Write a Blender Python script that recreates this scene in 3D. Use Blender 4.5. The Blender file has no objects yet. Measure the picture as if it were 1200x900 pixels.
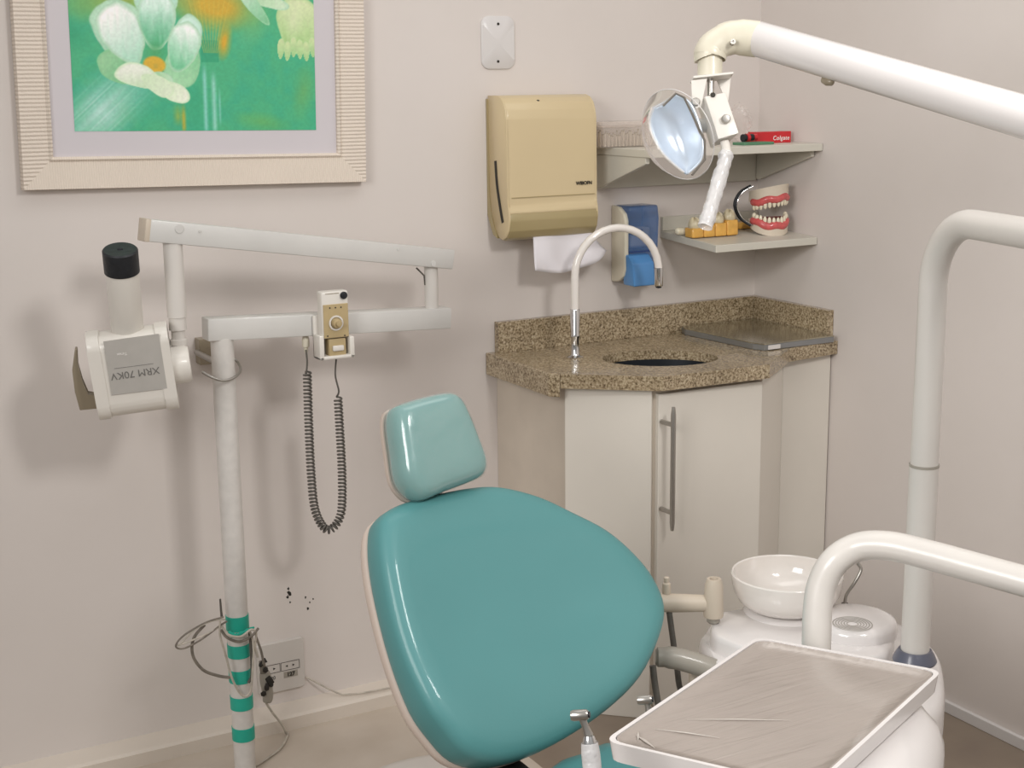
import bpy, bmesh, math, random
import numpy as np
from mathutils import Vector, Matrix, noise
random.seed(7)
V = Vector
C = bpy.context.scene.collection
sc = bpy.context.scene

# ---------------------------------------------------------------- camera
F_PX, PITCH, ROLL, YAW, CAMH = 1667.6, 0.20831, -0.01205, 0.50854, 1.6
_cy, _sy, _cp, _sp = math.cos(YAW), math.sin(YAW), math.cos(PITCH), math.sin(PITCH)
FW = V((_sy*_cp, _cy*_cp, -_sp)); _rt = V((_cy, -_sy, 0)); _up = _rt.cross(FW)
_cr, _sr = math.cos(ROLL), math.sin(ROLL)
RT = _cr*_rt + _sr*_up; UP = -_sr*_rt + _cr*_up
EYE = V((0, 0, CAMH))
def ray(x, y): return RT*((x-600)/F_PX) - UP*((y-450)/F_PX) + FW
def P(x, y, ax, v):
    """survey helper: where the sight line through a photo point meets the plane ax = v (metres)"""
    d = ray(x, y); i = 'XYZ'.index(ax); return EYE + d*((v-EYE[i])/d[i])
def D(x, y, t): return EYE + ray(x, y)*t
def PN(x, y, c, n):
    d = ray(x, y); return EYE + d*((c-EYE).dot(n)/d.dot(n))
cd = bpy.data.cameras.new('camera'); cam = bpy.data.objects.new('camera', cd); C.objects.link(cam)
cd.sensor_width = 36; cd.lens = F_PX*36/1200
m = Matrix((RT, UP, -FW)).transposed().to_4x4(); m.translation = EYE
cam.matrix_world = m; sc.camera = cam

# ---------------------------------------------------------------- materials
def lin(c): return tuple((v/255/12.92 if v/255 <= .04045 else ((v/255+.055)/1.055)**2.4) for v in c)
def mat(name, col, rough=.5, metal=0, spec=.5, coat=0, trans=0, alpha=1, var=.04, vscale=6, bump=0, bscale=60, emit=0, ior=1.45):
    M = bpy.data.materials.new(name); M.use_nodes = True
    nt = M.node_tree; b = nt.nodes['Principled BSDF']; N = nt.nodes.new; L = nt.links.new
    c = lin(col)
    b.inputs['Roughness'].default_value = rough; b.inputs['Metallic'].default_value = metal
    b.inputs['Specular IOR Level'].default_value = spec; b.inputs['Coat Weight'].default_value = coat
    b.inputs['Coat Roughness'].default_value = .08
    b.inputs['Transmission Weight'].default_value = trans; b.inputs['Alpha'].default_value = alpha
    b.inputs['IOR'].default_value = ior
    tc = N('ShaderNodeTexCoord')
    if var:
        n = N('ShaderNodeTexNoise'); n.inputs['Scale'].default_value = vscale; n.inputs['Detail'].default_value = 4
        L(tc.outputs['Object'], n.inputs['Vector'])
        r = N('ShaderNodeValToRGB'); r.color_ramp.elements[0].position = .3; r.color_ramp.elements[1].position = .7
        r.color_ramp.elements[0].color = tuple(v*(1-var) for v in c)+(1,)
        r.color_ramp.elements[1].color = tuple(min(1, v*(1+var)) for v in c)+(1,)
        L(n.outputs['Fac'], r.inputs['Fac']); L(r.outputs['Color'], b.inputs['Base Color'])
    else: b.inputs['Base Color'].default_value = c+(1,)
    if bump:
        n2 = N('ShaderNodeTexNoise'); n2.inputs['Scale'].default_value = bscale; n2.inputs['Detail'].default_value = 5
        L(tc.outputs['Object'], n2.inputs['Vector'])
        bp = N('ShaderNodeBump'); bp.inputs['Strength'].default_value = bump; bp.inputs['Distance'].default_value = .004
        L(n2.outputs['Fac'], bp.inputs['Height']); L(bp.outputs['Normal'], b.inputs['Normal'])
    if emit:
        b.inputs['Emission Color'].default_value = c+(1,); b.inputs['Emission Strength'].default_value = emit
    return M
M = {}
M['paint'] = mat('white_enamel', (212, 207, 201), .35, coat=.25, var=.03, vscale=4)
M['chip'] = mat('chipped_white_enamel', (212, 208, 203), .4, coat=.2, var=.05, vscale=45, bump=.08, bscale=90)
M['steelwhite'] = mat('white_grey_enamel', (207, 205, 201), .4, coat=.15, var=.04, vscale=8)
M['plastic'] = mat('white_plastic', (222, 217, 209), .35, coat=.2, var=.02)
M['gloss'] = mat('glossy_white', (226, 221, 219), .18, coat=.6, var=.015)
M['ceramic'] = mat('white_ceramic', (232, 226, 220), .1, coat=.8, var=.01)
M['cream'] = mat('cream_plastic', (208, 189, 151), .38, coat=.2, var=.03, vscale=3)
M['olive'] = mat('olive_smoked_plastic', (164, 148, 108), .3, coat=.3, var=.05, vscale=5)
M['ivory'] = mat('ivory_plastic', (216, 209, 190), .4, coat=.2, var=.03)
M['beige'] = mat('beige_plastic', (200, 187, 170), .45, var=.03)
M['greyarm'] = mat('grey_plastic', (156, 150, 140), .4, coat=.2, var=.05)
M['gold'] = mat('tan_panel', (182, 162, 122), .45, var=.08, vscale=20)
M['black'] = mat('black_rubber', (32, 34, 38), .45, var=.25, vscale=90, bump=.3)
M['dark'] = mat('dark_gap', (52, 48, 42), .7, var=.1)
M['cord'] = mat('grey_cord', (92, 88, 82), .5, var=.15, vscale=60)
M['cable'] = mat('dirty_grey_cable', (126, 118, 108), .5, var=.3, vscale=50)
M['cablel'] = mat('pale_cable', (188, 180, 168), .5, var=.2, vscale=50)
M['chrome'] = mat('chrome', (222, 222, 222), .12, metal=1, var=.02)
M['brushed'] = mat('brushed_aluminium', (176, 172, 166), .32, metal=.9, var=.05, vscale=30)
M['wire'] = mat('galvanised_wire', (170, 166, 160), .35, metal=.8, var=.05)
M['teal'] = mat('teal_vinyl', (83, 141, 142), .5, coat=.22, var=.03, vscale=3, bump=.03, bscale=250)
M['tealhead'] = mat('teal_vinyl_under_film', (94, 150, 146), .2, coat=1, var=.05, vscale=6, bump=.12, bscale=22)
M['tape'] = mat('teal_tape', (38, 172, 150), .45, var=.06, vscale=25)
M['shell'] = mat('pinkish_shell', (206, 190, 178), .5, var=.03)
M['door'] = mat('white_laminate', (222, 216, 206), .35, coat=.1, var=.025, vscale=5)
M['sidelam'] = mat('aged_laminate', (205, 194, 180), .5, var=.06, vscale=7)
M['shelf'] = mat('shelf_laminate', (206, 202, 190), .4, var=.03)
M['jawbase'] = mat('pale_acrylic', (214, 202, 184), .5, var=.04, vscale=30)
M['gum'] = mat('pink_gum_acrylic', (206, 92, 92), .25, coat=.5, var=.15, vscale=70)
M['palate'] = mat('dark_red_acrylic', (120, 48, 42), .25, coat=.6, var=.2, vscale=80)
M['tooth'] = mat('ivory_tooth', (232, 224, 200), .25, coat=.4, var=.05, vscale=60)
M['yellow'] = mat('yellow_plaster', (224, 172, 84), .4, coat=.3, var=.12, vscale=50)
M['stone'] = mat('grey_stone_plaster', (206, 194, 164), .35, coat=.3, var=.1, vscale=50)
M['red'] = mat('red_card', (200, 36, 44), .3, coat=.3, var=.03)
M['green'] = mat('green_card', (84, 130, 100), .5, var=.1, vscale=40)
M['whiteink'] = mat('white_ink', (240, 236, 232), .5, var=0)
M['blackink'] = mat('black_ink', (42, 38, 34), .6, var=0)
M['greyink'] = mat('grey_ink', (112, 110, 106), .6, var=0)
M['label'] = mat('grey_label', (178, 174, 168), .4, var=.04, vscale=30)
M['taupe'] = mat('taupe_plastic', (146, 134, 114), .4, coat=.2, var=.05)
M['paper'] = mat('white_paper', (226, 222, 226), .8, var=.02, bump=.1, bscale=20)
M['bluelid'] = mat('blue_translucent_plastic', (72, 112, 166), .15, coat=.7, alpha=.62, var=.12, vscale=18)
M['blue'] = mat('blue_plastic', (84, 142, 200), .3, coat=.3, var=.03)
M['navy'] = mat('navy_plastic', (44, 70, 120), .3, var=.1)
M['slate'] = mat('slate_blue_rubber', (92, 94, 108), .35, coat=.3, var=.06)
M['plate'] = mat('white_cover_plate', (214, 210, 208), .4, coat=.2, var=.02)
M['outlet'] = mat('outlet_plastic', (202, 196, 190), .35, coat=.2, var=.04)
M['clear'] = mat('clear_plastic', (255, 255, 255), .03, trans=1, var=0, ior=1.12, alpha=.55)
M['film'] = mat('plastic_film', (236, 234, 234), .12, coat=.8, alpha=.14, var=0, bump=.8, bscale=60)
M['sleeve'] = mat('plastic_sleeve', (226, 224, 224), .18, coat=.8, alpha=.72, var=.03, bump=.9, bscale=70)
M['boxclear'] = mat('hazy_plastic_box', (222, 208, 196), .2, coat=.4, alpha=.32, var=.08, vscale=30)
M['dish'] = mat('blue_white_reflector', (206, 216, 228), .22, coat=.6, metal=.25, var=.03, emit=.12)  # faint emission added so the bulbless dish looks lit
M['basin'] = mat('dark_steel_basin', (36, 40, 45), .35, metal=.3, var=.15, vscale=8)
M['lid'] = mat('glossy_worn_steel', (176, 170, 152), .14, metal=.8, var=.22, vscale=14)
M['lidedge'] = mat('steel_edge', (152, 154, 156), .3, metal=.7, var=.05)
M['matboard'] = mat('pale_mat_board', (206, 200, 204), .7, var=.01)

def wall_material(name, col, col2):
    W = bpy.data.materials.new(name); W.use_nodes = True; nt = W.node_tree; N = nt.nodes.new; L = nt.links.new
    b = nt.nodes['Principled BSDF']; b.inputs['Roughness'].default_value = .62; b.inputs['Specular IOR Level'].default_value = .3
    tc = N('ShaderNodeTexCoord')
    n = N('ShaderNodeTexNoise'); n.inputs['Scale'].default_value = 2.2; n.inputs['Detail'].default_value = 6; n.inputs['Roughness'].default_value = .6
    L(tc.outputs['Object'], n.inputs['Vector'])
    r = N('ShaderNodeValToRGB'); r.color_ramp.elements[0].position = .25; r.color_ramp.elements[1].position = .75
    r.color_ramp.elements[0].color = lin(col2)+(1,); r.color_ramp.elements[1].color = lin(col)+(1,)
    L(n.outputs['Fac'], r.inputs['Fac']); L(r.outputs['Color'], b.inputs['Base Color'])
    n2 = N('ShaderNodeTexNoise'); n2.inputs['Scale'].default_value = 18; n2.inputs['Detail'].default_value = 7
    L(tc.outputs['Object'], n2.inputs['Vector'])
    bp = N('ShaderNodeBump'); bp.inputs['Strength'].default_value = .12; bp.inputs['Distance'].default_value = .006
    L(n2.outputs['Fac'], bp.inputs['Height']); L(bp.outputs['Normal'], b.inputs['Normal'])
    return W
M['wall'] = wall_material('painted_plaster', (218, 210, 205), (213, 205, 199))
M['skirt'] = wall_material('painted_skirting', (220, 210, 199), (210, 200, 188))

def floor_material():
    W = bpy.data.materials.new('floor_two_tone'); W.use_nodes = True; nt = W.node_tree; N = nt.nodes.new; L = nt.links.new
    b = nt.nodes['Principled BSDF']; b.inputs['Roughness'].default_value = .4
    tc = N('ShaderNodeTexCoord'); s = N('ShaderNodeSeparateXYZ'); L(tc.outputs['Object'], s.inputs['Vector'])
    n = N('ShaderNodeTexNoise'); n.inputs['Scale'].default_value = 5; n.inputs['Detail'].default_value = 6
    L(tc.outputs['Object'], n.inputs['Vector'])
    r1 = N('ShaderNodeValToRGB'); r1.color_ramp.elements[0].color = lin((128, 114, 102))+(1,); r1.color_ramp.elements[1].color = lin((142, 128, 112))+(1,)
    r2 = N('ShaderNodeValToRGB'); r2.color_ramp.elements[0].color = lin((186, 173, 158))+(1,); r2.color_ramp.elements[1].color = lin((202, 191, 178))+(1,)
    r1.color_ramp.elements[0].position = r2.color_ramp.elements[0].position = .3; r1.color_ramp.elements[1].position = r2.color_ramp.elements[1].position = .7
    L(n.outputs['Fac'], r1.inputs['Fac']); L(n.outputs['Fac'], r2.inputs['Fac'])
    lt = N('ShaderNodeMath'); lt.operation = 'LESS_THAN'; lt.inputs[1].default_value = 1.58; L(s.outputs['X'], lt.inputs[0])
    gt = N('ShaderNodeMath'); gt.operation = 'GREATER_THAN'; gt.inputs[1].default_value = 2.55; L(s.outputs['Y'], gt.inputs[0])
    mu = N('ShaderNodeMath'); mu.operation = 'MULTIPLY'; L(lt.outputs[0], mu.inputs[0]); L(gt.outputs[0], mu.inputs[1])
    mx = N('ShaderNodeMix'); mx.data_type = 'RGBA'; L(mu.outputs[0], mx.inputs[0]); L(r1.outputs['Color'], mx.inputs[6]); L(r2.outputs['Color'], mx.inputs[7])
    L(mx.outputs[2], b.inputs['Base Color']); return W
M['floor'] = floor_material()

def granite():
    W = bpy.data.materials.new('granite'); W.use_nodes = True; nt = W.node_tree; N = nt.nodes.new; L = nt.links.new
    b = nt.nodes['Principled BSDF']; b.inputs['Roughness'].default_value = .22; b.inputs['Coat Weight'].default_value = .3
    tc = N('ShaderNodeTexCoord')
    v = N('ShaderNodeTexNoise'); v.inputs['Scale'].default_value = 180; v.inputs['Detail'].default_value = 5; v.inputs['Roughness'].default_value = .72
    L(tc.outputs['Object'], v.inputs['Vector'])
    r = N('ShaderNodeValToRGB'); e = r.color_ramp.elements
    e[0].position = .36; e[0].color = lin((86, 72, 56))+(1,); e[1].position = .68; e[1].color = lin((214, 200, 176))+(1,)
    for p, c in ((.43, (132, 114, 88)), (.50, (164, 146, 118)), (.58, (186, 170, 142))):
        k = e.new(p); k.color = lin(c)+(1,)
    L(v.outputs['Fac'], r.inputs['Fac'])
    n = N('ShaderNodeTexNoise'); n.inputs['Scale'].default_value = 7; n.inputs['Detail'].default_value = 4; L(tc.outputs['Object'], n.inputs['Vector'])
    r2 = N('ShaderNodeValToRGB'); r2.color_ramp.elements[0].position = .3; r2.color_ramp.elements[0].color = (.78, .77, .75, 1); r2.color_ramp.elements[1].position = .6; r2.color_ramp.elements[1].color = (1, 1, 1, 1)
    L(n.outputs['Fac'], r2.inputs['Fac'])
    mx = N('ShaderNodeMix'); mx.data_type = 'RGBA'; mx.blend_type = 'MULTIPLY'; mx.inputs[0].default_value = 1
    L(r.outputs['Color'], mx.inputs[6]); L(r2.outputs['Color'], mx.inputs[7]); L(mx.outputs[2], b.inputs['Base Color']); return W
M['granite'] = granite()

def ribbed(name, axis):
    W = mat(name, (222, 209, 195), .6, var=.02, vscale=10); nt = W.node_tree; N = nt.nodes.new; L = nt.links.new
    b = nt.nodes['Principled BSDF']; tc = N('ShaderNodeTexCoord')
    w = N('ShaderNodeTexWave'); w.wave_type = 'BANDS'; w.bands_direction = axis; w.inputs['Scale'].default_value = 36 if axis == 'Z' else 60
    w.inputs['Distortion'].default_value = .8; w.inputs['Detail'].default_value = 2; w.inputs['Detail Scale'].default_value = 6
    L(tc.outputs['Object'], w.inputs['Vector'])
    bp = N('ShaderNodeBump'); bp.inputs['Strength'].default_value = .5 if axis == 'Z' else .25; bp.inputs['Distance'].default_value = .004
    L(w.outputs['Fac'], bp.inputs['Height']); L(bp.outputs['Normal'], b.inputs['Normal']); return W
M['ribh'] = ribbed('ribbed_frame_sides', 'Z'); M['ribv'] = ribbed('ribbed_frame_rails', 'X')

def tray_mat():
    W = mat('film_wrapped_steel', (170, 160, 152), .22, metal=.15, coat=.6, var=.08, vscale=5); nt = W.node_tree; N = nt.nodes.new; L = nt.links.new
    b = nt.nodes['Principled BSDF']; tc = N('ShaderNodeTexCoord'); mp = N('ShaderNodeMapping')
    mp.inputs['Rotation'].default_value = (0, 0, math.radians(20)); mp.inputs['Scale'].default_value = (3.5, 34, 1)
    L(tc.outputs['Object'], mp.inputs['Vector']); n = N('ShaderNodeTexNoise'); n.inputs['Scale'].default_value = 1.6; n.inputs['Detail'].default_value = 5
    n.inputs['Distortion'].default_value = .6
    L(mp.outputs['Vector'], n.inputs['Vector']); bp = N('ShaderNodeBump'); bp.inputs['Strength'].default_value = .6; bp.inputs['Distance'].default_value = .004
    L(n.outputs['Fac'], bp.inputs['Height']); L(bp.outputs['Normal'], b.inputs['Normal']); return W
M['tray'] = tray_mat()

# ---------------------------------------------------------------- object helpers
def wloc(o):
    v = V((0, 0, 0))
    while o: v += o.location; o = o.parent
    return v
def link(name, bm, m, parent=None, smooth=True, origin=None, angle=40):
    me = bpy.data.meshes.new(name)
    off = wloc(parent) if parent else (origin if origin is not None else V((0, 0, 0)))
    bmesh.ops.translate(bm, verts=bm.verts, vec=-off)
    bmesh.ops.recalc_face_normals(bm, faces=bm.faces)
    if smooth:
        for f in bm.faces: f.smooth = True
        ca = math.radians(angle)
        for e in bm.edges:
            if len(e.link_faces) == 2 and e.calc_face_angle(0) > ca: e.smooth = False
    bm.to_mesh(me); bm.free()
    for x in (m if isinstance(m, (list, tuple)) else [m]): me.materials.append(x)
    o = bpy.data.objects.new(name, me); C.objects.link(o)
    if parent: o.parent = parent
    else: o.location = off
    return o
def thing(name, label, cat, loc, group=None):
    o = bpy.data.objects.new(name, None); C.objects.link(o); o.location = V(loc); o.empty_display_size = .05
    o['label'] = label; o['category'] = cat
    if group: o['group'] = group
    return o
def tag(o, label, cat, group=None):
    o['label'] = label; o['category'] = cat
    if group: o['group'] = group
    return o
def struct(o): o['kind'] = 'structure'; return o
def prism(pts, vec, bevel=0, seg=2, bm=None, mi=0):
    own = bm is None
    b = bmesh.new()
    lo = [b.verts.new(p) for p in pts]; hi = [b.verts.new(V(p)+V(vec)) for p in pts]; n = len(pts)
    b.faces.new(lo[::-1]); b.faces.new(hi)
    for i in range(n): b.faces.new((lo[i], lo[(i+1) % n], hi[(i+1) % n], hi[i]))
    if bevel: bmesh.ops.bevel(b, geom=list(b.edges), offset=bevel, segments=seg, affect='EDGES', profile=.5, clamp_overlap=True)
    for f in b.faces: f.material_index = mi
    if own: return b
    merge(bm, b); return bm
def merge(dst, src):
    me = bpy.data.meshes.new('tmp'); src.to_mesh(me); src.free(); dst.from_mesh(me); bpy.data.meshes.remove(me)
def box(lo, hi, bevel=0, seg=2, bm=None, mi=0):
    x0, y0, z0 = lo; x1, y1, z1 = hi
    return prism([V((x0, y0, z0)), V((x1, y0, z0)), V((x1, y1, z0)), V((x0, y1, z0))], V((0, 0, z1-z0)), bevel, seg, bm, mi)
def obox(c, ex, ey, ez, bevel=0, seg=2, bm=None, mi=0):
    """box centred at c with half-extent vectors ex, ey, ez"""
    return prism([c-ex-ey-ez, c+ex-ey-ez, c+ex+ey-ez, c-ex+ey-ez], ez*2, bevel, seg, bm, mi)
def crom(pts, n=8, closed=False):
    pts = [V(p) for p in pts]; out = []; L = len(pts)
    rng = range(L) if closed else range(L-1)
    for i in rng:
        if closed: a, b, c, d = pts[i-1], pts[i], pts[(i+1) % L], pts[(i+2) % L]
        else: a, b, c, d = pts[max(i-1, 0)], pts[i], pts[i+1], pts[min(i+2, L-1)]
        for k in range(n):
            t = k/n
            out.append(.5*((2*b)+(c-a)*t+(2*a-5*b+4*c-d)*t*t+(3*b-a-3*c+d)*t**3))
    if not closed: out.append(pts[-1])
    return out
def tube(path, r, seg=16, closed=False, cap=True, bm=None, mi=0, flat=None):
    """sweep; r a number or a list; flat=(vector, factor) squashes the section along a vector"""
    own = bm is None; b = bmesh.new(); n = len(path); path = [V(p) for p in path]
    R = r if isinstance(r, (list, tuple)) else [r]*n
    rings = []; prev = None
    for i, p in enumerate(path):
        if closed: t = (path[(i+1) % n]-path[i-1])
        else: t = path[min(i+1, n-1)]-path[max(i-1, 0)]
        t = t.normalized() if t.length > 1e-9 else V((0, 0, 1))
        if prev is None:
            a = t.orthogonal().normalized()
        else:
            a = prev-t*prev.dot(t); a = a.normalized() if a.length > 1e-6 else t.orthogonal().normalized()
        prev = a; c = t.cross(a); ring = []
        for k in range(seg):
            th = 2*math.pi*k/seg; o = (a*math.cos(th)+c*math.sin(th))*R[i]
            if flat: o -= flat[0]*o.dot(flat[0])*(1-flat[1])
            ring.append(b.verts.new(p+o))
        rings.append(ring)
    for i in range(n if closed else n-1):
        A = rings[i]; B = rings[(i+1) % n]
        for k in range(seg): b.faces.new((A[k], A[(k+1) % seg], B[(k+1) % seg], B[k]))
    if cap and not closed: b.faces.new(rings[0][::-1]); b.faces.new(rings[-1])
    for f in b.faces: f.material_index = mi
    if own: return b
    merge(bm, b); return bm
def lathe(base, axis, prof, seg=40, bm=None, mi=0, sx=1, xdir=None):
    """prof: list of (radius, height)"""
    own = bm is None; b = bmesh.new(); ax = V(axis).normalized(); base = V(base)
    a = (V(xdir)-ax*V(xdir).dot(ax)).normalized() if xdir else ax.orthogonal().normalized(); c = ax.cross(a); rings = []
    for r, h in prof:
        if r < 1e-6: rings.append([b.verts.new(base+ax*h)])
        else: rings.append([b.verts.new(base+ax*h+a*r*sx*math.cos(2*math.pi*k/seg)+c*r*math.sin(2*math.pi*k/seg)) for k in range(seg)])
    for A, B in zip(rings, rings[1:]):
        for k in range(seg):
            k2 = (k+1) % seg
            if len(A) == 1 and len(B) == 1: continue
            if len(A) == 1: b.faces.new((A[0], B[k], B[k2]))
            elif len(B) == 1: b.faces.new((A[k], A[k2], B[0]))
            else: b.faces.new((A[k], A[k2], B[k2], B[k]))
    for f in b.faces: f.material_index = mi
    if own: return b
    merge(bm, b); return bm
def pad(outline, n, rings, warp=None):
    """closed outline (3-D points in a plane), n front normal, rings = [(scale or inset, height)] from back to front centre"""
    b = bmesh.new(); c = sum(outline, V((0, 0, 0)))/len(outline); R = []
    for s, h in rings:
        if s < 1e-4: R.append([b.verts.new(c+n*h)])
        else: R.append([b.verts.new(c+(p-c)*s+n*h) for p in outline])
    L = len(outline)
    for A, B in zip(R, R[1:]):
        for k in range(L):
            k2 = (k+1) % L
            if len(A) == 1: b.faces.new((A[0], B[k], B[k2]))
            elif len(B) == 1: b.faces.new((A[k], A[k2], B[0]))
            else: b.faces.new((A[k], A[k2], B[k2], B[k]))
    if warp:
        for v in b.verts: v.co = warp(v.co)
    return b
def text(s, size, at, right, up, m, parent, name='lettering', depth=.0004, align='CENTER', bold=0, shear=0, space=1):
    cu = bpy.data.curves.new('t', 'FONT'); cu.body = s; cu.size = size; cu.align_x = align; cu.align_y = 'CENTER'; cu.extrude = depth; cu.offset = bold; cu.shear = shear; cu.space_character = space
    o = bpy.data.objects.new('t', cu); C.objects.link(o)
    dg = bpy.context.evaluated_depsgraph_get(); me = bpy.data.meshes.new_from_object(o.evaluated_get(dg))
    bpy.data.objects.remove(o); r = V(right).normalized(); u = V(up); u = (u-r*u.dot(r)).normalized(); n = r.cross(u)
    mw = Matrix((r, u, n)).transposed().to_4x4(); mw.translation = V(at); me.transform(mw)
    b = bmesh.new(); b.from_mesh(me); bpy.data.meshes.remove(me)
    return link(name, b, m, parent, smooth=False)
def lift(pts, d): return [p+d for p in pts]

WY, WX = 3.268, 2.640      # wall planes
X3, Y3, Z3 = V((1, 0, 0)), V((0, 1, 0)), V((0, 0, 1))

# ---------------------------------------------------------------- the room
struct(link('floor', box((-1.8, -1.4, -.08), (WX, WY, 0)), M['floor'], smooth=False))
wb = struct(link('wall_back', box((-1.8, WY, -.08), (WX+.12, WY+.12, 2.7)), M['wall'], smooth=False))
struct(link('wall_right', box((WX, -1.4, -.08), (WX+.12, WY, 2.7)), M['wall'], smooth=False))
sk = bmesh.new()
prism([V((-1.8, WY, .0)), V((-1.8, 3.207, .0)), V((-1.8, 3.205, .034)), V((-1.8, 3.212, .040)), V((-1.8, WY, .050))], V((1.77+1.8, 0, 0)), bm=sk)
struct(link('baseboard_back', sk, M['skirt'], smooth=False))
struct(link('baseboard_right', box((WX-.013, -1.4, 0), (WX, 2.90, .030), .002), M['plate'], smooth=False))
chips = bmesh.new()
for px, py, s in ((338, 690, .006), (339, 695, .009), (337, 700, .006), (340, 706, .004), (358, 700, .004), (363, 706, .003), (361, 713, .005), (367, 702, .003), (996, 228, .002)):
    if px < 900: c = P(px, py, 'Y', WY-.0002); nrm = -Y3; ux = X3
    else: c = P(px, py, 'X', WX-.0002); nrm = -X3; ux = Y3
    if px > 900: continue
    vs = []
    for k in range(9):
        a = 2*math.pi*k/9; rr = s*(.5+random.random()*.7)
        vs.append(c+ux*rr*math.cos(a)*.7+Z3*rr*math.sin(a))
    chips.faces.new([chips.verts.new(v) for v in vs])
link('chipped_paint_spot', chips, M['blackink'], wb, smooth=False)

# ---------------------------------------------------------------- picture
TILT = math.radians(-1.0)
bl = P(27, 223, 'Y', WY-.025); br = P(428, 213, 'Y', WY-.025); fr = (br-bl).normalized(); fu = Z3-fr*fr.dot(Z3); fu.normalize()
FWD, FHT = (br-bl).length, .66
pic = thing('framed_picture', 'framed white flower print with green background on the back wall', 'picture', bl+fr*FWD/2)
def FP(u, v, d): return bl+fr*u+fu*v+V((0, -d, 0))
ma = P(62, 184, 'Y', WY-.025); mb_ = P(395, 179, 'Y', WY-.025); a0 = P(88, 154, 'Y', WY-.025); a1 = P(371, 152, 'Y', WY-.025)
mu0, mv0 = (ma-bl).dot(fr), (ma-bl).dot(fu); mu1 = (mb_-bl).dot(fr)
pu0, pv0 = (a0-bl).dot(fr), (a0-bl).dot(fu); pu1 = (a1-bl).dot(fr)
b = bmesh.new()
O = [(0, 0), (FWD, 0), (FWD, FHT), (0, FHT)]; I = [(mu0, mv0), (mu1, mv0), (mu1, FHT-mv0), (mu0, FHT-mv0)]
lev = [(0, -.024), (0, .004), (.012, .008), (.85, .004), (.92, .009), (1, .004), (1, -.006)]
for k in range(4):
    k2 = (k+1) % 4; rows = []
    for s, d in lev:
        p = [O[k][j]+(I[k][j]-O[k][j])*s for j in (0, 1)]; q = [O[k2][j]+(I[k2][j]-O[k2][j])*s for j in (0, 1)]
        rows.append((b.verts.new(FP(p[0], p[1], d)), b.verts.new(FP(q[0], q[1], d))))
    for (A, B) in zip(rows, rows[1:]):
        f = b.faces.new((A[0], A[1], B[1], B[0])); f.material_index = 0 if k % 2 else 1
bmesh.ops.remove_doubles(b, verts=b.verts, dist=1e-5)
link('frame', b, [M['ribh'], M['ribv']], pic, smooth=False)
b = bmesh.new(); b.faces.new([b.verts.new(FP(u, v, -.004)) for u, v in I]); link('mat_board', b, M['matboard'], pic, smooth=False)
# the print: colours painted per vertex from soft shapes
NX, NY = 300, 260
PW, PH = pu1-pu0, FHT-2*pv0
S = 1090/PW
gx = np.linspace(0, PW, NX); gz = np.linspace(0, PH, NY); GX, GZ = np.meshgrid(gx, gz)
X = 68+GX*S; Y = 596-GZ*S
rng = np.random.RandomState(3)
def vn(sx, sy, seed):
    r = np.random.RandomState(seed); g = r.rand(60, 60); fx = np.abs(X/sx) % 58; fy = np.abs((Y+3000)/sy) % 58
    ix, iy = fx.astype(int), fy.astype(int); tx, ty = fx-ix, fy-iy; tx = tx*tx*(3-2*tx); ty = ty*ty*(3-2*ty)
    return (g[iy, ix]*(1-tx)*(1-ty)+g[iy, ix+1]*tx*(1-ty)+g[iy+1, ix]*(1-tx)*ty+g[iy+1, ix+1]*tx*ty)
col = np.zeros((NY, NX, 3)); col[:] = (70, 168, 122)
def blend(c, a): 
    global col
    a = np.clip(a, 0, 1)[..., None]; col = col*(1-a)+np.array(c, float)*a
def blob(cx, cy, rx, ry, ang, soft=.5):
    a = math.radians(ang); dx, dy = X-cx, Y-cy; u = (dx*math.cos(a)+dy*math.sin(a))/rx; v = (-dx*math.sin(a)+dy*math.cos(a))/ry
    return 1-np.clip((np.sqrt(u*u+v*v)-(1-soft))/soft, 0, 1), u, v
nz = vn(90, 90, 1)*.6+vn(30, 30, 2)*.4
blend((48, 160, 130), (nz-.35)*1.2)
blend((150, 165, 70), blob(300, 40, 330, 110, -8, .9)[0]*.9)
blend((196, 160, 50), blob(700, 60, 230, 120, 5, .8)[0]*1.1)
blend((200, 158, 44), blob(735, 210, 40, 90, 10, .8)[0])
blend((70, 170, 130), blob(850, 180, 130, 60, -30, .8)[0]*.9)
blend((120, 172, 100), blob(880, 110, 90, 140, 30, .9)[0]*.6)
blend((40, 150, 110), blob(60, 190, 130, 80, 20, .9)[0]*.7)
st = vn(14, 200, 5)
for ax_, w_, l_ in ((-38, 320, 60), ):
    a = math.radians(-42); u = (X-200)*math.cos(a)+(Y-500)*math.sin(a); v = -(X-200)*math.sin(a)+(Y-500)*math.cos(a)
    streak = np.clip(1-np.abs(v)/150, 0, 1)*np.clip(1-np.abs(u+20)/330, 0, 1)
    r = np.random.RandomState(9).rand(400); s_ = np.interp((v+500)/7, np.arange(400), r)
    blend((178, 214, 204), streak*(.55+.5*s_)*1.3)
blend((52, 160, 118), blob(600, 500, 90, 160, 0, .8)[0]*.6)
for xc, y0_, y1_, w_, c_ in ((640, 300, 600, 14, (150, 208, 200)), (680, 330, 600, 16, (160, 212, 200)), (705, 400, 560, 8, (130, 196, 180)), (540, 470, 600, 14, (212, 166, 40)), (515, 470, 560, 26, (150, 168, 70))):
    blend(c_, np.clip(1-np.abs(X-xc)/w_, 0, 1)*np.clip((Y-y0_)/60, 0, 1)*np.clip((y1_+20-Y)/40, 0, 1)*.8)
blend((30, 140, 104), ((X > 628) & (X < 708) & (Y > 205) & (Y < 300))*.5)
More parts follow.
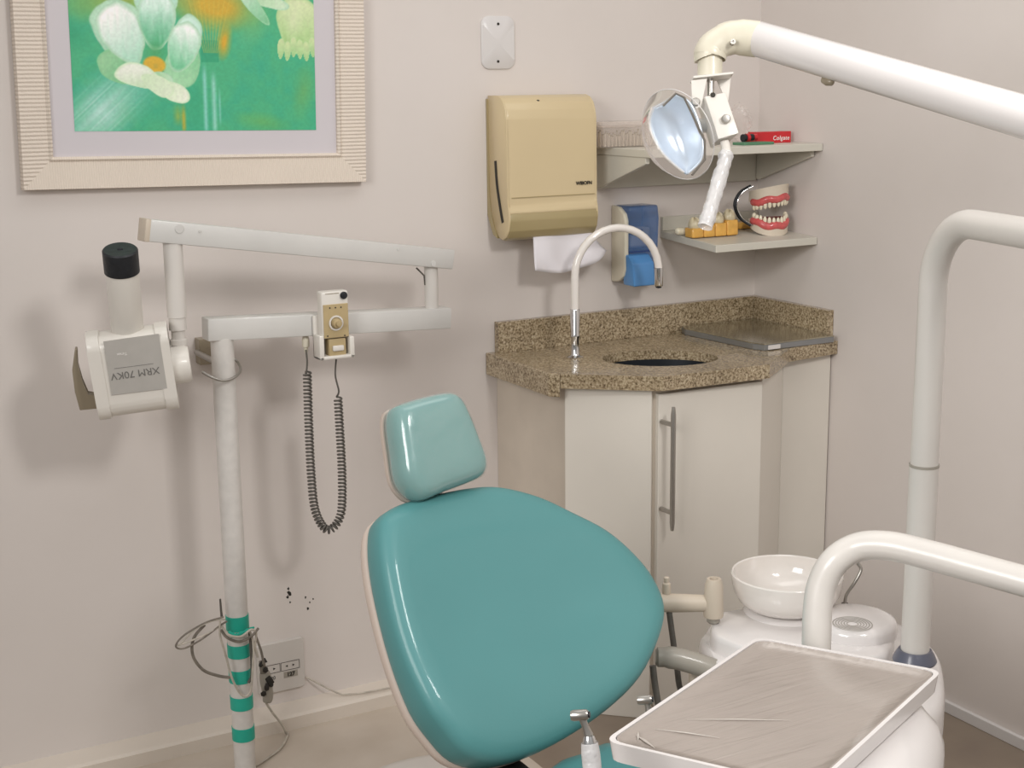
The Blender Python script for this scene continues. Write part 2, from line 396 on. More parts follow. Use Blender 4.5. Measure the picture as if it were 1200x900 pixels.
for k in range(9):
    xs = 640+k*8; blend((196, 176, 70), np.clip(1-np.abs(X-(xs+(250-Y)*(k-4)*.07))/4, 0, 1)*((Y < 260) & (Y > -60))*.55)
blend((120, 164, 84), blob(1100, 420, 60, 140, 10, .9)[0]*.5)
blend((128, 170, 70), blob(900, 560, 160, 50, 10, .9)[0]*.4)
def petal(cx, cy, rx, ry, ang, c_out, c_in, tip=(1, 0), edge=(150, 196, 160)):
    wob = 1+.10*(vn(34, 34, int(abs(cx)+abs(cy)) % 97)-.5)
    def egg(k, soft):
        _, u, v = blob(cx, cy, rx*k, ry*k, ang, .1); al = np.clip(u*tip[0]+v*tip[1], -1, 1); f = 1+.26*al
        uu, vv = (u/f, v) if abs(tip[1]) > abs(tip[0]) else (u, v/f)
        return 1-np.clip((np.sqrt(uu*uu+vv*vv)/wob-(1-soft))/soft, 0, 1), u, v
    al, u, v = egg(1, .06); blend(edge, al)
    al2, u, v = egg(.955, .16)
    t = np.clip((u*tip[0]+v*tip[1])*.6+.5+(vn(10, 40, 11)-.5)*.2, 0, 1)[..., None]
    cc = np.array(c_in)*(1-t)+np.array(c_out)*t; global col
    a = al2[..., None]; col = col*(1-a)+cc*a
EG = (168, 206, 176)
petal(270, 175, 108, 132, -12, (188, 220, 196), (140, 196, 165), (0, -1), EG)
petal(262, 330, 95, 62, 35, (150, 198, 152), (110, 180, 130), (-1, 0), (130, 190, 140))
petal(548, 300, 78, 118, 18, (160, 208, 165), (120, 190, 140), (0, 1), (140, 196, 150))
petal(437, 55, 96, 112, 0, (190, 224, 205), (170, 210, 190), (0, -1), EG)
petal(575, 205, 60, 108, 4, (200, 228, 214), (170, 212, 190), (0, -1), EG)
petal(290, 190, 92, 142, -25, (244, 240, 238), (168, 212, 188), (0, -1), EG)
petal(437, 128, 84, 132, 2, (232, 242, 236), (80, 168, 120), (0, -1), EG)
petal(548, 240, 70, 116, 20, (240, 242, 238), (112, 190, 144), (0, -1), EG)
blend((74, 156, 96), blob(425, 262, 60, 50, 0, .9)[0]*.8)
blend((206, 166, 50), blob(420, 315, 54, 40, 5, .2)[0])
blend((170, 150, 60), blob(425, 320, 14, 14, 0, .6)[0]*.6)
petal(450, 376, 56, 32, 20, (190, 220, 190), (150, 196, 146), (1, 0), EG)
petal(490, 425, 88, 40, 22, (228, 232, 214), (196, 220, 180), (1, 0), (200, 222, 188))
petal(350, 372, 108, 50, 16, (226, 230, 216), (196, 218, 184), (-1, -1), (200, 222, 188))
petal(430, 400, 80, 40, 30, (214, 226, 200), (200, 220, 186), (1, 0), (206, 224, 190))
petal(1085, 130, 108, 128, 8, (206, 216, 172), (158, 196, 128), (0, -1), (176, 206, 146))
for k in range(7):
    petal(998+k*30, 235+12*math.sin(k*2.1), 17, 46, 6-k*2, (196, 212, 160), (158, 198, 136), (0, -1), (176, 206, 150))
blend((214, 220, 184), blob(1060, 110, 50, 100, 8, .9)[0]*.6)
petal(900, 20, 150, 30, 12, (200, 220, 190), (150, 200, 150), (1, 0), EG)
petal(880, 60, 100, 30, 48, (190, 218, 192), (120, 186, 140), (-1, 0), (150, 200, 160))
petal(275, 0, 60, 24, 0, (214, 230, 222), (160, 204, 180))
for cx, cy, sc_ in ((240, -190, 1.), (820, -230, 1.1)):
    for k in range(5):
        a = k*72+20; petal(cx+95*sc_*math.cos(math.radians(a)), cy+95*sc_*math.sin(math.radians(a)), 100*sc_, 66*sc_, a, (226, 232, 224), (150, 200, 160))
    blend((206, 166, 50), blob(cx, cy, 40, 36, 0, .3)[0])
col *= (.97+.06*vn(8, 8, 21))[..., None]
col = np.clip(col*1.06, 0, 255)/255.; coll = np.where(col <= .04045, col/12.92, ((col+.055)/1.055)**2.4)
me = bpy.data.meshes.new('print'); pl_ = wloc(pic); verts = []
for j in range(NY):
    for i in range(NX): verts.append(tuple(FP(pu0+gx[i], pv0+gz[j], -.003)-pl_))
faces = [(j*NX+i, j*NX+i+1, (j+1)*NX+i+1, (j+1)*NX+i) for j in range(NY-1) for i in range(NX-1)]
me.from_pydata(verts, [], faces); ca = me.color_attributes.new('print_colour', 'FLOAT_COLOR', 'POINT')
ca.data.foreach_set('color', np.concatenate([coll.reshape(-1, 3), np.ones((NX*NY, 1))], 1).ravel())
pm = mat('printed_paper', (255, 255, 255), .5, var=0, coat=.15); at_ = pm.node_tree.nodes.new('ShaderNodeAttribute'); at_.attribute_name = 'print_colour'
pm.node_tree.links.new(at_.outputs['Color'], pm.node_tree.nodes['Principled BSDF'].inputs['Base Color']); me.materials.append(pm)
o = bpy.data.objects.new('flower_print', me); C.objects.link(o); o.parent = pic

# ---------------------------------------------------------------- blank cover plate
a = P(565, 81, 'Y', WY-.006); c_ = P(603, 19, 'Y', WY-.006)
def rrect(x0, z0, x1, z1, y, r, n=6):
    out = []
    for cx, cz, s in ((x1-r, z1-r, 0), (x0+r, z1-r, 90), (x0+r, z0+r, 180), (x1-r, z0+r, 270)):
        for k in range(n+1):
            t = math.radians(s+90*k/n); out.append(V((cx+r*math.cos(t), y, cz+r*math.sin(t))))
    return out
cp_ = thing('cover_plate', 'blank white rounded cover plate high on wall above towel dispenser', 'cover plate', ((a.x+c_.x)/2, WY, a.z))
rim = rrect(a.x, a.z, c_.x, c_.z, WY, .022)
link('plate', pad(rim, -Y3, [(1, .0), (1, .004), (.95, .0065), (0, .007)]), M['plate'], cp_)
for py in (28, 72):
    p = P(584, py, 'Y', WY-.008); link('screw', lathe(p+V((0, .003, 0)), -Y3, [(0, 0), (.0035, 0), (.0035, .003), (0, .0036)], 12), M['dark'], cp_)

# ---------------------------------------------------------------- paper towel dispenser
dx0 = P(573, 200, 'Y', WY).x-.005; dx1 = P(698, 180, 'Y', WY-.10).x
zt = P(571, 112, 'Y', WY-.01).z; zb = P(598, 280, 'Y', WY-.06).z
td = thing('towel_dispenser', 'cream paper towel dispenser on back wall above sink backsplash', 'towel dispenser', ((dx0+dx1)/2, WY, zb))
def prof(pts): return [V((0, WY-d, z)) for d, z in pts]
H_ = zt-zb
body = [(.008, zb+.02), (.008, zt), (.055, zt), (.075, zt-.006), (.09, zt-.018), (.099, zt-.036), (.103, zt-.06), (.106, zb+.10), (.106, zb+.09), (.112, zb+.075), (.112, zb+.068)]
cheek = [(.008, zb+.12), (.008, zt)]+body[2:]+[(.112, zb+.05), (.108, zb+.025), (.095, zb+.008), (.078, zb), (.06, zb+.004), (.038, zb+.025), (.018, zb+.065)]
front = [V((dx0+.004, p.y, p.z)) for p in prof(body)]
bb = prism(front, V((dx1-dx0-.008, 0, 0)), .003, 2)
link('front_cover', bb, M['cream'], td, angle=35)
for xx in (dx0, dx1-.005):
    link('side_cheek', prism([V((xx, p.y, p.z)) for p in prof(cheek)], V((.005, 0, 0)), .001, 1), M['cream'], td, angle=50)
lowp = [(.02, zb+.07), (.111, zb+.07), (.114, zb+.05), (.110, zb+.024), (.096, zb+.006), (.078, zb-.002), (.06, zb+.002), (.040, zb+.020)]
link('lower_tray', prism([V((dx0+.005, p.y, p.z)) for p in prof(lowp)], V((dx1-dx0-.006, 0, 0)), .002, 2), M['olive'], td, angle=50)
link('back_plate', prism([V((dx0-.002, WY-d, z)) for d, z in ((0, zb+.06), (0, zt-.008), (.010, zt-.008), (.011, zb+.118), (.022, zb+.062), (.042, zb+.020), (.052, zb+.002), (.03, zb+.010))], V((dx1-dx0-.01, 0, 0)), .001, 1), M['olive'], td)
link('seam', box((dx0+.012, WY-.1083, zb+.108), (dx1-.008, WY-.106, zb+.1096)), M['olive'], td, smooth=False)
slot = tube(crom([V((dx0-.0004, WY-.045, zb+.20)), V((dx0-.0004, WY-.052, zb+.14)), V((dx0-.0004, WY-.068, zb+.08)), V((dx0-.0004, WY-.08, zb+.045))], 6), .0065, 8, flat=(X3, .25))
link('side_slot', slot, M['dark'], td)
link('lock_screw', lathe(P(630, 119, 'Y', WY-.082), V((0, -.5, .85)), [(0, -.01), (.004, -.01), (.004, .004), (0, .004)], 12), M['dark'], td)
text('WIBOFN', .0125, P(684.5, 214.5, 'Y', WY-.1072), X3, Z3, M['blackink'], td, 'maker_lettering', bold=.0003)
# towel sheet
b = bmesh.new(); N1, N2 = 26, 12
tl = P(622, 272, 'Y', WY-.075); tr_ = P(688, 268, 'Y', WY-.075)
grid = []
for j in range(N2+1):
    row = []
    v = j/N2
    for i in range(N1+1):
        u = i/N1
        x = tl.x+(tr_.x-tl.x)*u + (-.010+.055*u*v)*v
        zlow = tl.z-.095+.018*math.sin(math.pi*u)*-1+.035*u**2.5
        z = tl.z+.02+(zlow-tl.z-.02)*v
        y = WY-.085-.022*v-.010*math.sin(7*u+2*v)*v-.008*math.sin(13*u-3*v)*v*v+.02*max(0, u-.7)*v
        row.append(b.verts.new((x, y, z)))
    grid.append(row)
for j in range(N2):
    for i in range(N1): b.faces.new((grid[j][i], grid[j][i+1], grid[j+1][i+1], grid[j+1][i]))
o = link('paper_towel', b, M['paper'], origin=tl+V((.06, 0, -.1)))
tag(o, 'crumpled white paper towel hanging out of the cream dispenser', 'paper towel')
sd = o.modifiers.new('thickness', 'SOLIDIFY'); sd.thickness = .0012

# ---------------------------------------------------------------- soap dispenser
sx0 = P(716, 290, 'Y', WY).x; sx1 = P(766, 290, 'Y', WY-.05).x; szb = P(722, 330, 'Y', WY-.01).z; szt = P(725, 240, 'Y', WY-.01).z
so = thing('soap_dispenser', 'blue and white wall soap dispenser behind the faucet spout', 'soap dispenser', ((sx0+sx1)/2, WY, szb))
sp = [(0, szb), (.035, szb+.004), (.06, szb+.02), (.068, szb+.04), (.068, szt-.04), (.06, szt-.02), (.035, szt-.004), (0, szt)]
sxi = sx0+.012
link('housing', prism([V((sx0, WY-d, z)) for d, z in sp], V((.014, 0, 0)), .004, 3), M['ivory'], so)
sp2 = [(0, szb+.004), (.03, szb+.01), (.085, szb+.012), (.07, szb+.03), (.074, szb+.06), (.074, szt-.035), (.088, szt-.012), (.075, szt), (0, szt)]
link('reservoir_cover', prism([V((sxi, WY-d*.92, z)) for d, z in [(0, szb+.006), (.075, szb+.002), (.082, szb+.012), (.070, szb+.03), (.072, szb+.06), (.072, szt-.035), (.080, szt-.014), (.076, szt), (0, szt)]], V((sx1-sxi, 0, 0)), .006, 3), M['bluelid'], so)
zmid = P(745, 296, 'Y', WY-.07).z
link('soap_pouch', box((sxi+.010, WY-.060, zmid+.012), (sx1-.016, WY-.01, szt-.06), .008, 3), M['plate'], so)
link('divider', box((sxi+.001, WY-.069, zmid), (sx1-.001, WY-.01, zmid+.004)), M['navy'], so, smooth=False)
link('bracket', box((sxi+.008, WY-.0685, zmid+.05), (sxi+.045, WY-.055, zmid+.062)), M['navy'], so, smooth=False)
lvz = P(745, 336, 'Y', WY-.10).z
lx0 = P(741, 320, 'Y', WY-.10).x; lx1 = P(766, 320, 'Y', WY-.10).x
link('push_lever', prism([V((lx0, WY-.05, zmid-.003)), V((lx0, WY-.08, zmid-.006)), V((lx0, WY-.102, zmid-.026)), V((lx0+.004, WY-.104, lvz)), V((lx0+.004, WY-.05, lvz))], V((lx1-lx0, 0, 0)), .004, 3), M['blue'], so)

# ---------------------------------------------------------------- shelves
ux0 = 2.078; uy = 2.99; uz = 1.431
us = thing('wall_shelf', 'upper white corner shelf carrying the red toothpaste box', 'shelf', (2.36, WY, uz-.1))
link('board', box((ux0, uy, uz-.020), (WX-.002, WY-.001, uz), .0015), M['shelf'], us, smooth=False)
link('back_rail', box((ux0+.002, WY-.014, uz-.112), (WX-.016, WY-.001, uz-.020), .001), M['shelf'], us, smooth=False)
for xx in (ux0+.002, WX-.016):
    g = [V((xx, WY-.014, uz-.020)), V((xx, uy+.03, uz-.020)), V((xx, uy+.03, uz-.036)), V((xx, WY-.03, uz-.108)), V((xx, WY-.014, uz-.108))]
    link('side_bracket', prism(g, V((.012, 0, 0)), .001, 1), M['shelf'], us, smooth=False)
lxx = P(776, 268, 'Y', WY-.01).x; lz = 1.193; lz2 = 1.176
ls = thing('wall_shelf', 'lower white corner shelf carrying the dental jaw model', 'shelf', (2.45, WY, lz))
lx0f = P(838, 290, 'Z', lz2).x
ly = 3.0
bd = [V((lxx, WY-.001, lz)), V((lx0f+.03, ly, lz2)), V((WX-.002, ly, lz2)), V((WX-.002, WY-.001, lz))]
link('board', prism([p-V((0, 0, .020)) for p in bd], V((0, 0, .020)), .0012, 1), M['shelf'], ls, smooth=False)
link('back_rail', box((lxx, WY-.013, lz), (WX-.003, WY-.001, lz+.038), .001), M['shelf'], ls, smooth=False)
def lsz(y): return lz+(lz2-lz)*(WY-y)/(WY-ly)

# things on the upper shelf
e0 = P(705, 172, 'Z', uz); bx0 = 2.10; by = 3.20
def upz(x, y, Yv): return P(x, y, 'Y', Yv)
b0 = upz(706, 171, 3.17); b1 = upz(768, 171, 3.17); bt = upz(703, 143, 3.17)
bx = thing('swab_box', 'hazy clear plastic box of small rods at left end of upper shelf', 'box', ((b0.x+b1.x)/2, 3.205, uz))
link('container', prism([V((b0.x, 3.165, uz)), V((b1.x, 3.165, uz)), V((b1.x, 3.245, uz)), V((b0.x, 3.245, uz))], V((0, 0, bt.z-uz-.012)), .004, 2), M['boxclear'], bx)
link('lid', box((b0.x-.006, 3.160, bt.z-.016), (b1.x+.006, 3.249, bt.z), .005, 2), M['boxclear'], bx)
rods = bmesh.new()
for i in range(14):
    for j in range(3):
        x = b0.x+.010+i*(b1.x-b0.x-.02)/13; y = 3.172+j*.025
        h = .028+.014*random.random()
        tube([V((x, y, uz+.003)), V((x+.001, y, uz+h))], .0018, 6, bm=rods)
        lathe(V((x+.001, y, uz+h)), Z3, [(0, -.001), (.002, 0), (.002, .003), (0, .004)], 6, bm=rods, mi=1)
o = link('rods', rods, [M['beige'], M['taupe']], bx); o['kind'] = 'stuff'
tp0 = upz(893, 167, 3.10); tp1 = upz(928, 167, 3.10); tpt = upz(900, 154.5, 3.10)
tp = thing('toothpaste_box', 'red toothpaste carton with white lettering on the upper shelf', 'box', ((tp0.x+tp1.x)/2, 3.12, uz))
tph = max(.028, tpt.z-uz)
tx1 = min(tp1.x, WX-.02)
link('carton', box((tp0.x-.02, 3.10, uz), (tx1, 3.138, uz+tph), .0012, 1), M['red'], tp, smooth=False)
text('Colgate', .0165, V((tx1-.036, 3.0993, uz+tph*.42)), X3, Z3, M['whiteink'], tp, 'lettering', bold=.0001, shear=.15, space=1.12)
o = link('green_booklet', box((upz(868, 168, 3.05).x, 3.035, uz), (upz(903, 168, 3.05).x, 3.085, uz+.007), .001), M['green'], smooth=False, origin=V((2.46, 3.06, uz)))
tag(o, 'thin dark green packet lying in front of red toothpaste box', 'packet')
s0 = upz(880, 165, 3.08)
sm = thing('sample_tube', 'small black and red tube lying beside the toothpaste box', 'tube', (s0.x, 3.09, uz+.008))
link('tube_body', tube([V((s0.x-.022, 3.088, uz+.017)), V((s0.x+.014, 3.09, uz+.018))], [.0105, .009], 16), M['black'], sm)
link('cap', tube([V((s0.x+.014, 3.09, uz+.018)), V((s0.x+.026, 3.09, uz+.018))], .0085, 14), M['red'], sm)
link('band', tube([V((s0.x-.012, 3.088, uz+.0172)), V((s0.x-.002, 3.089, uz+.0175))], .0112, 16), M['red'], sm)
bg = bmesh.new(); bmesh.ops.create_icosphere(bg, subdivisions=4, radius=1)
bc = upz(878, 145, 3.14)
for v in bg.verts:
    n_ = 1+.35*noise.noise(v.co*2.2)+.22*noise.noise(v.co*5+V((3, 1, 2)))
    v.co = V((v.co.x*.036*n_, v.co.y*.035*n_, v.co.z*.046*n_))
zmin = min(v.co.z for v in bg.verts)
for v in bg.verts: v.co += V((bc.x, 3.19, uz-zmin+.001))
o = link('plastic_bag', bg, mat('crinkled_film', (225, 214, 208), .1, coat=1, alpha=.22, var=0, bump=1, bscale=60), origin=V((bc.x, 3.19, uz)), angle=20)
tag(o, 'crumpled clear plastic bag on upper shelf left of the toothpaste box', 'bag')

# things on the lower shelf
# yellow plaster model
ya = P(808, 279, 'Y', 3.12); yb = P(862, 271, 'Y', 3.12)
ym = thing('plaster_tooth_model', 'yellow plaster model of teeth on the lower corner shelf', 'dental model', ((ya.x+yb.x)/2, 3.13, lsz(3.13)))
yd = V((yb.x-ya.x, 0, 0)); wseg = yd.length/4
for k in range(4):
    x0 = ya.x+k*wseg; z0 = lsz(3.13)+.001; h = [.026, .032, .036, .042][k]
    q = [V((x0, 3.105, z0)), V((x0+wseg*.97, 3.105, z0)), V((x0+wseg*.94, 3.145, z0)), V((x0+wseg*.05, 3.145, z0))]
    link('plaster_block', prism(q, V((.001, .003, h)), .004, 3), M['yellow'], ym)
    cr = bmesh.new(); bmesh.ops.create_uvsphere(cr, u_segments=18, v_segments=12, radius=1)
    for v in cr.verts:
        c0 = v.co.copy(); tipf = 1+.25*math.sin(6*math.atan2(c0.y, c0.x)) if c0.z > .2 else 1
        v.co = V((c0.x*wseg*.46, c0.y*.017, c0.z*.020*tipf if c0.z > 0 else c0.z*.016))+V((x0+wseg*.5, 3.125, z0+h+.006))
    link('tooth_crown', cr, M['stone'], ym)
pz = P(797, 266, 'Y', 3.17)
o = link('acrylic_tooth', tube(crom([V((pz.x-.018, 3.165, lsz(3.165)+.013)), V((pz.x-.008, 3.165, lsz(3.165)+.0135)), V((pz.x+.02, 3.16, lsz(3.16)+.013))], 4), [.003, .007, .009, .010, .010, .0105, .0105, .010, .006], 14), M['tooth'], origin=V((pz.x, 3.165, lsz(3.165))))
tag(o, 'small cream peg lying left of yellow plaster tooth model', 'dental model')
o = link('wax_strip', box((P(850, 262, 'Y', 3.2).x, 3.19, lsz(3.2)+.001), (P(880, 262, 'Y', 3.2).x, 3.23, lsz(3.2)+.020), .003, 2), M['yellow'], origin=V((2.5, 3.21, lsz(3.21))))
tag(o, 'short yellow strip behind the dental jaw model on lower shelf', 'dental model')
# typodont
jc = P(903, 268, 'Y', 3.10); jx, jy = jc.x, 3.10; jz = lsz(3.07)+.001
jm = thing('dental_jaw_model', 'hinged dental jaw model with pink gums and white teeth on lower shelf', 'dental model', (jx, jy, jz))
jr = V((math.cos(.22), math.sin(-.22), 0)); jf = V((-math.sin(.22)*1.0, -math.cos(.22), 0))
jf = V((jr.y, -jr.x, 0)); 
if jf.y > 0: jf = -jf
A_, B_ = .050, .046
def arch(t, k=1.0, z=0.0): return V((jx, jy, 0))+jr*(A_*k*math.sin(t))+jf*(B_*k*(math.cos(t))-.012)+V((0, 0, z))
def jaw(name, z0, sgn, tilt, nt=12):
    bh = .020 if sgn > 0 else .030; z0 = z0+sgn*(bh-.018)
    part = bmesh.new()
    ts = [math.radians(a) for a in range(-90, 91, 9)]
    def tf(p):
        q = p.copy(); w_ = q-V((jx, jy, 0)); q.z += w_.dot(jr)*tilt+(w_.dot(jf)-.03)*(-.38 if sgn > 0 else .18); return q
    outer = [arch(t, 1.06, z0) for t in ts]+[arch(math.radians(90), 1.06, z0)-jf*.022, arch(math.radians(-90), 1.06, z0)-jf*.022]
    o1 = link(name, prism([tf(p)-V((0, 0, sgn*(bh-.018))) for p in outer], V((0, 0, bh*sgn)), .003, 2), M['jawbase'], jm)
    gp = [tf(arch(math.radians(a), .93, z0+sgn*(.023+.0025*math.cos(math.radians(a*6))))) for a in range(-92, 93, 6)]
    link('gum', tube(gp, .0112, 14, flat=None), M['gum'], o1)
    pal = [tf(arch(t, .85, z0+sgn*.018)) for t in ts]+[tf(arch(math.radians(90), .85, z0+sgn*.018)-jf*.01), tf(arch(math.radians(-90), .85, z0+sgn*.018)-jf*.01)]
    link('palate', prism(pal, V((0, 0, sgn*.008)), .002, 1), M['palate'], o1)
    for i in range(nt):
        t = math.radians(-84+168*i/(nt-1)); c0 = tf(arch(t, .95, z0+sgn*.036)); tang = (arch(t+.05, 1)-arch(t-.05, 1)).normalized(); nor = tang.cross(Z3)
        mol = abs(i-(nt-1)/2) > 3.5
        tb = bmesh.new(); bmesh.ops.create_uvsphere(tb, u_segments=12, v_segments=8, radius=1)
        for v in tb.verts:
            q = v.co; v.co = c0+tang*q.x*(.0064 if mol else .0054)+nor*q.y*(.0062 if mol else .0042)+Z3*q.z*(.0085 if mol else .0115)
        link('tooth', tb, M['tooth'], o1)
jaw('lower_jaw', jz, 1, 0)
jaw('upper_jaw', jz+.136, -1, .14)
hp = [P(880, 218, 'Y', 3.13), P(867, 226, 'Y', 3.14), P(861, 240, 'Y', 3.14), P(867, 255, 'Y', 3.14), P(880, 264, 'Y', 3.12)]
hn = thing  # readability only
link('hinge_spring', tube(crom(hp, 8), .0045, 10), M['black'], jm)
link('hinge_rod', tube(crom([p+V((.003, -.006, .0)) for p in hp], 8), .0016, 8), M['chrome'], jm)
pw = [P(850, 268, 'Y', 3.20), P(868, 264, 'Y', 3.19), P(885, 262, 'Y', 3.18)]

# ---------------------------------------------------------------- sink corner unit
CT = .902; TH = .036
cab_bl = (1.775, WY-.001); cab_fl = (1.80, 2.957); cab_m = (1.960, 2.806); cab_r = (2.285, 2.795); cab_rr = (2.462, 2.925); cab_w = (WX-.002, 2.93)
cb = thing('sink_cabinet', 'white corner cabinet under the granite sink counter', 'cabinet', (2.2, 3.05, 0))
ZT = CT-TH-.002
foot = [cab_bl, cab_fl, cab_m, cab_r, cab_rr, cab_w, (WX-.002, WY-.001)]
cen = V((2.2, 3.06, 0)); inn = [(x+(cen.x-x)*.05, y+(cen.y-y)*.05) for x, y in foot]
cbm = bmesh.new(); fo = [[cbm.verts.new((x, y, z)) for x, y in L_] for L_, z in ((foot, 0), (foot, ZT), (inn, ZT), (inn, .02))]
for A, B in zip(fo, fo[1:]):
    for k in range(len(foot)): cbm.faces.new((A[k], A[(k+1) % len(foot)], B[(k+1) % len(foot)], B[k]))
cbm.faces.new(fo[0][::-1]); cbm.faces.new(fo[-1])
link('carcass', cbm, M['sidelam'], cb, smooth=False)
def panel(a, b, z0, z1, t, name, m_, parent, inset=.0):
    a = V((a[0], a[1], 0)); b = V((b[0], b[1], 0)); d = (b-a).normalized(); n_ = V((d.y, -d.x, 0))
    a = a+d*inset; b = b-d*inset
    return link(name, prism([a+V((0, 0, z0)), b+V((0, 0, z0)), b+n_*t+V((0, 0, z0)), a+n_*t+V((0, 0, z0))], V((0, 0, z1-z0)), .0015, 1), m_, parent, smooth=False)
panel(cab_fl, cab_m, .0, ZT-.001, .014, 'front_panel', M['door'], cb, .001)
dr = panel(cab_m, cab_r, .03, ZT-.012, .016, 'door', M['door'], cb, .006)
panel(cab_r, cab_rr, .0, ZT-.001, .004, 'corner_panel', M['door'], cb, .002)
panel(cab_rr, cab_w, .0, ZT-.001, .003, 'side_panel', M['door'], cb, .002)
# handle on the door
hy = 2.74
ht = P(790, 477, 'Y', hy); hb = P(787, 622, 'Y', hy); hx = (ht.x+hb.x)/2
hd = bmesh.new()
tube([V((hx, hy, hb.z)), V((hx, hy, hb.z+.02)), V((hx, hy, ht.z-.02)), V((hx, hy, ht.z))], [.004, .0065, .0065, .004], 14, bm=hd)
for zz in (hb.z+.045, ht.z-.045): tube([V((hx-.002, cab_m[1]-.02, zz)), V((hx, hy, zz))], .006, 10, bm=hd)
link('handle', hd, M['brushed'], dr)

# counter
cnt = thing('granite_countertop', 'speckled brown granite corner countertop with backsplash', 'countertop', (2.2, 3.05, CT-TH))
top = [(1.748, WY-.001), (1.748, 2.952), (1.765, 2.922), (1.958, 2.763), (2.272, 2.745), (2.454, 2.885), (WX-.001, 2.905), (WX-.001, WY-.001)]
# slab with an elliptical hole
hc = P(773, 423, 'Z', CT)
hl = P(705, 419.5, 'Z', CT); hr = P(842, 419.5, 'Z', CT)
ea = V((RT.x, RT.y, 0)).normalized(); hr = hl+ea*(hr-hl).dot(ea); erx = (D(842, 419.5, (hc-EYE).dot(FW))-D(705, 419.5, (hc-EYE).dot(FW))).length/2; eb = V((-ea.y, ea.x, 0)); ery = .108
hc = P(773.5, 419.5, 'Z', CT)
bs = bmesh.new(); NH = 48
def ell(k, s=1.0): 
    t = 2*math.pi*k/NH; return hc+ea*erx*s*math.cos(t)+eb*ery*s*math.sin(t)
inner = [ell(k) for k in range(NH)]
# outer loop resampled radially
def hitpoly(o, d):
    best = None
    for i in range(len(top)):
        p = V((top[i][0], top[i][1], 0)); q = V((top[(i+1) % len(top)][0], top[(i+1) % len(top)][1], 0)); e = q-p
        den = d.x*e.y-d.y*e.x
        if abs(den) < 1e-9: continue
        w = p-V((o.x, o.y, 0)); t = (w.x*e.y-w.y*e.x)/den; s = (w.x*d.y-w.y*d.x)/den
        if t > 0 and -1e-6 <= s <= 1+1e-6 and (best is None or t < best): best = t
    return best
angs = sorted([(math.atan2((V((x, y, 0))-hc).dot(eb)/ery, (V((x, y, 0))-hc).dot(ea)/erx) % (2*math.pi)) for x, y in top]+[2*math.pi*k/NH for k in range(NH)])
def ring(z, outer):
    out = []
    for t in angs:
        d = ea*erx*math.cos(t)+eb*ery*math.sin(t)
        if outer:
            s = hitpoly(hc, V((d.x, d.y, 0))); p = hc+d*s
        else: p = hc+d
        out.append(bs.verts.new((p.x, p.y, z)))
    return out
r1 = ring(CT, False); r2 = ring(CT, True); r3 = ring(CT-TH, True); r4 = ring(CT-TH, False); LN = len(angs)
for A, B in ((r1, r2), (r2, r3), (r3, r4), (r4, r1)):
    for k in range(LN): bs.faces.new((A[k], A[(k+1) % LN], B[(k+1) % LN], B[k]))
link('slab', bs, M['granite'], cnt, smooth=False)
link('side_apron', prism([V((1.742, WY-.001, CT-.058)), V((1.742, 2.940, CT-.058)), V((1.762, 2.918, CT-.058)), V((1.767, 2.945, CT-.058)), V((1.767, WY-.001, CT-.058))], V((0, 0, .0595)), .003, 2), M['granite'], cnt, smooth=False)
bsl = 1.770
link('backsplash', box((bsl, WY-.022, CT), (WX-.001, WY-.001, CT+.082), .001), M['granite'], cnt, smooth=False)
link('backsplash', box((WX-.022, 2.925, CT), (WX-.001, WY-.023, CT+.082), .001), M['granite'], cnt, smooth=False)
dp_ = []
prof_b = [(.998, 0), (.985, -.02), (.95, -.09), (.85, -.135), (.5, -.15), (0, -.152)]
bz = bmesh.new(); rr_ = []
for s, h in prof_b:
    if s == 0: rr_.append([bz.verts.new(hc+V((0, 0, h-TH)))]); continue
    rr_.append([bz.verts.new(ell(k, s*1.0)+V((0, 0, h-.024))) for k in range(NH)])
for A, B in zip(rr_, rr_[1:]):
    for k in range(NH):
        if len(B) == 1: bz.faces.new((A[k], A[(k+1) % NH], B[0]))
        else: bz.faces.new((A[k], A[(k+1) % NH], B[(k+1) % NH], B[k]))
bsn = link('sink_basin', bz, M['basin'], cnt)
link('drain', lathe(hc+V((0, 0, -TH-.149)), Z3, [(0, 0), (.02, 0), (.022, .002), (0, .003)], 20), M['chrome'], bsn)
# steel lid
LZ = CT+.006
lc = [P(806, 389.5, 'Z', LZ+.014), P(898, 408, 'Z', LZ+.014)]
lidp = [V((2.345, 3.205, LZ)), V((2.362, 2.925, LZ)), V((2.375, 2.893, LZ)), V((WX-.026, 2.892, LZ)), V((WX-.026, WY-.028, LZ)), V((2.36, WY-.028, LZ))]
ld = thing('steel_cover_plate', 'glossy dark steel cover lying on the right end of the granite counter', 'cover', (2.48, 3.07, CT))
link('plate', prism([p+V((0, 0, .010)) for p in lidp], V((0, 0, .003)), 0), M['lid'], ld, smooth=False)
link('rim', prism([p-V((0, 0, .0055)) for p in lidp], V((0, 0, .0153)), .001, 1), M['lidedge'], ld, smooth=False)
link('clip', box((2.385, 2.8885, CT+.003), (2.425, 2.8915, CT+.014)), M['plate'], ld, smooth=False)

# faucet
fb = P(674, 419, 'Z', CT)
fc = thing('kitchen_faucet', 'white gooseneck faucet on chrome base beside the sink', 'faucet', fb)
FYv = fb.y
def fp(px, py, k=0): return P(px, py, 'Y', FYv)
fz1 = P(673.5, 362, 'Y', FYv).z
link('base', lathe(fb, Z3, [(0, 0), (.021, 0), (.022, .003), (.013, .006), (.0115, .008), (.0105, .05), (.0125, .055), (.0125, .060), (.0118, .062), (.0125, fz1-CT-.002), (.0115, fz1-CT), (0, fz1-CT)], 28), M['chrome'], fc)
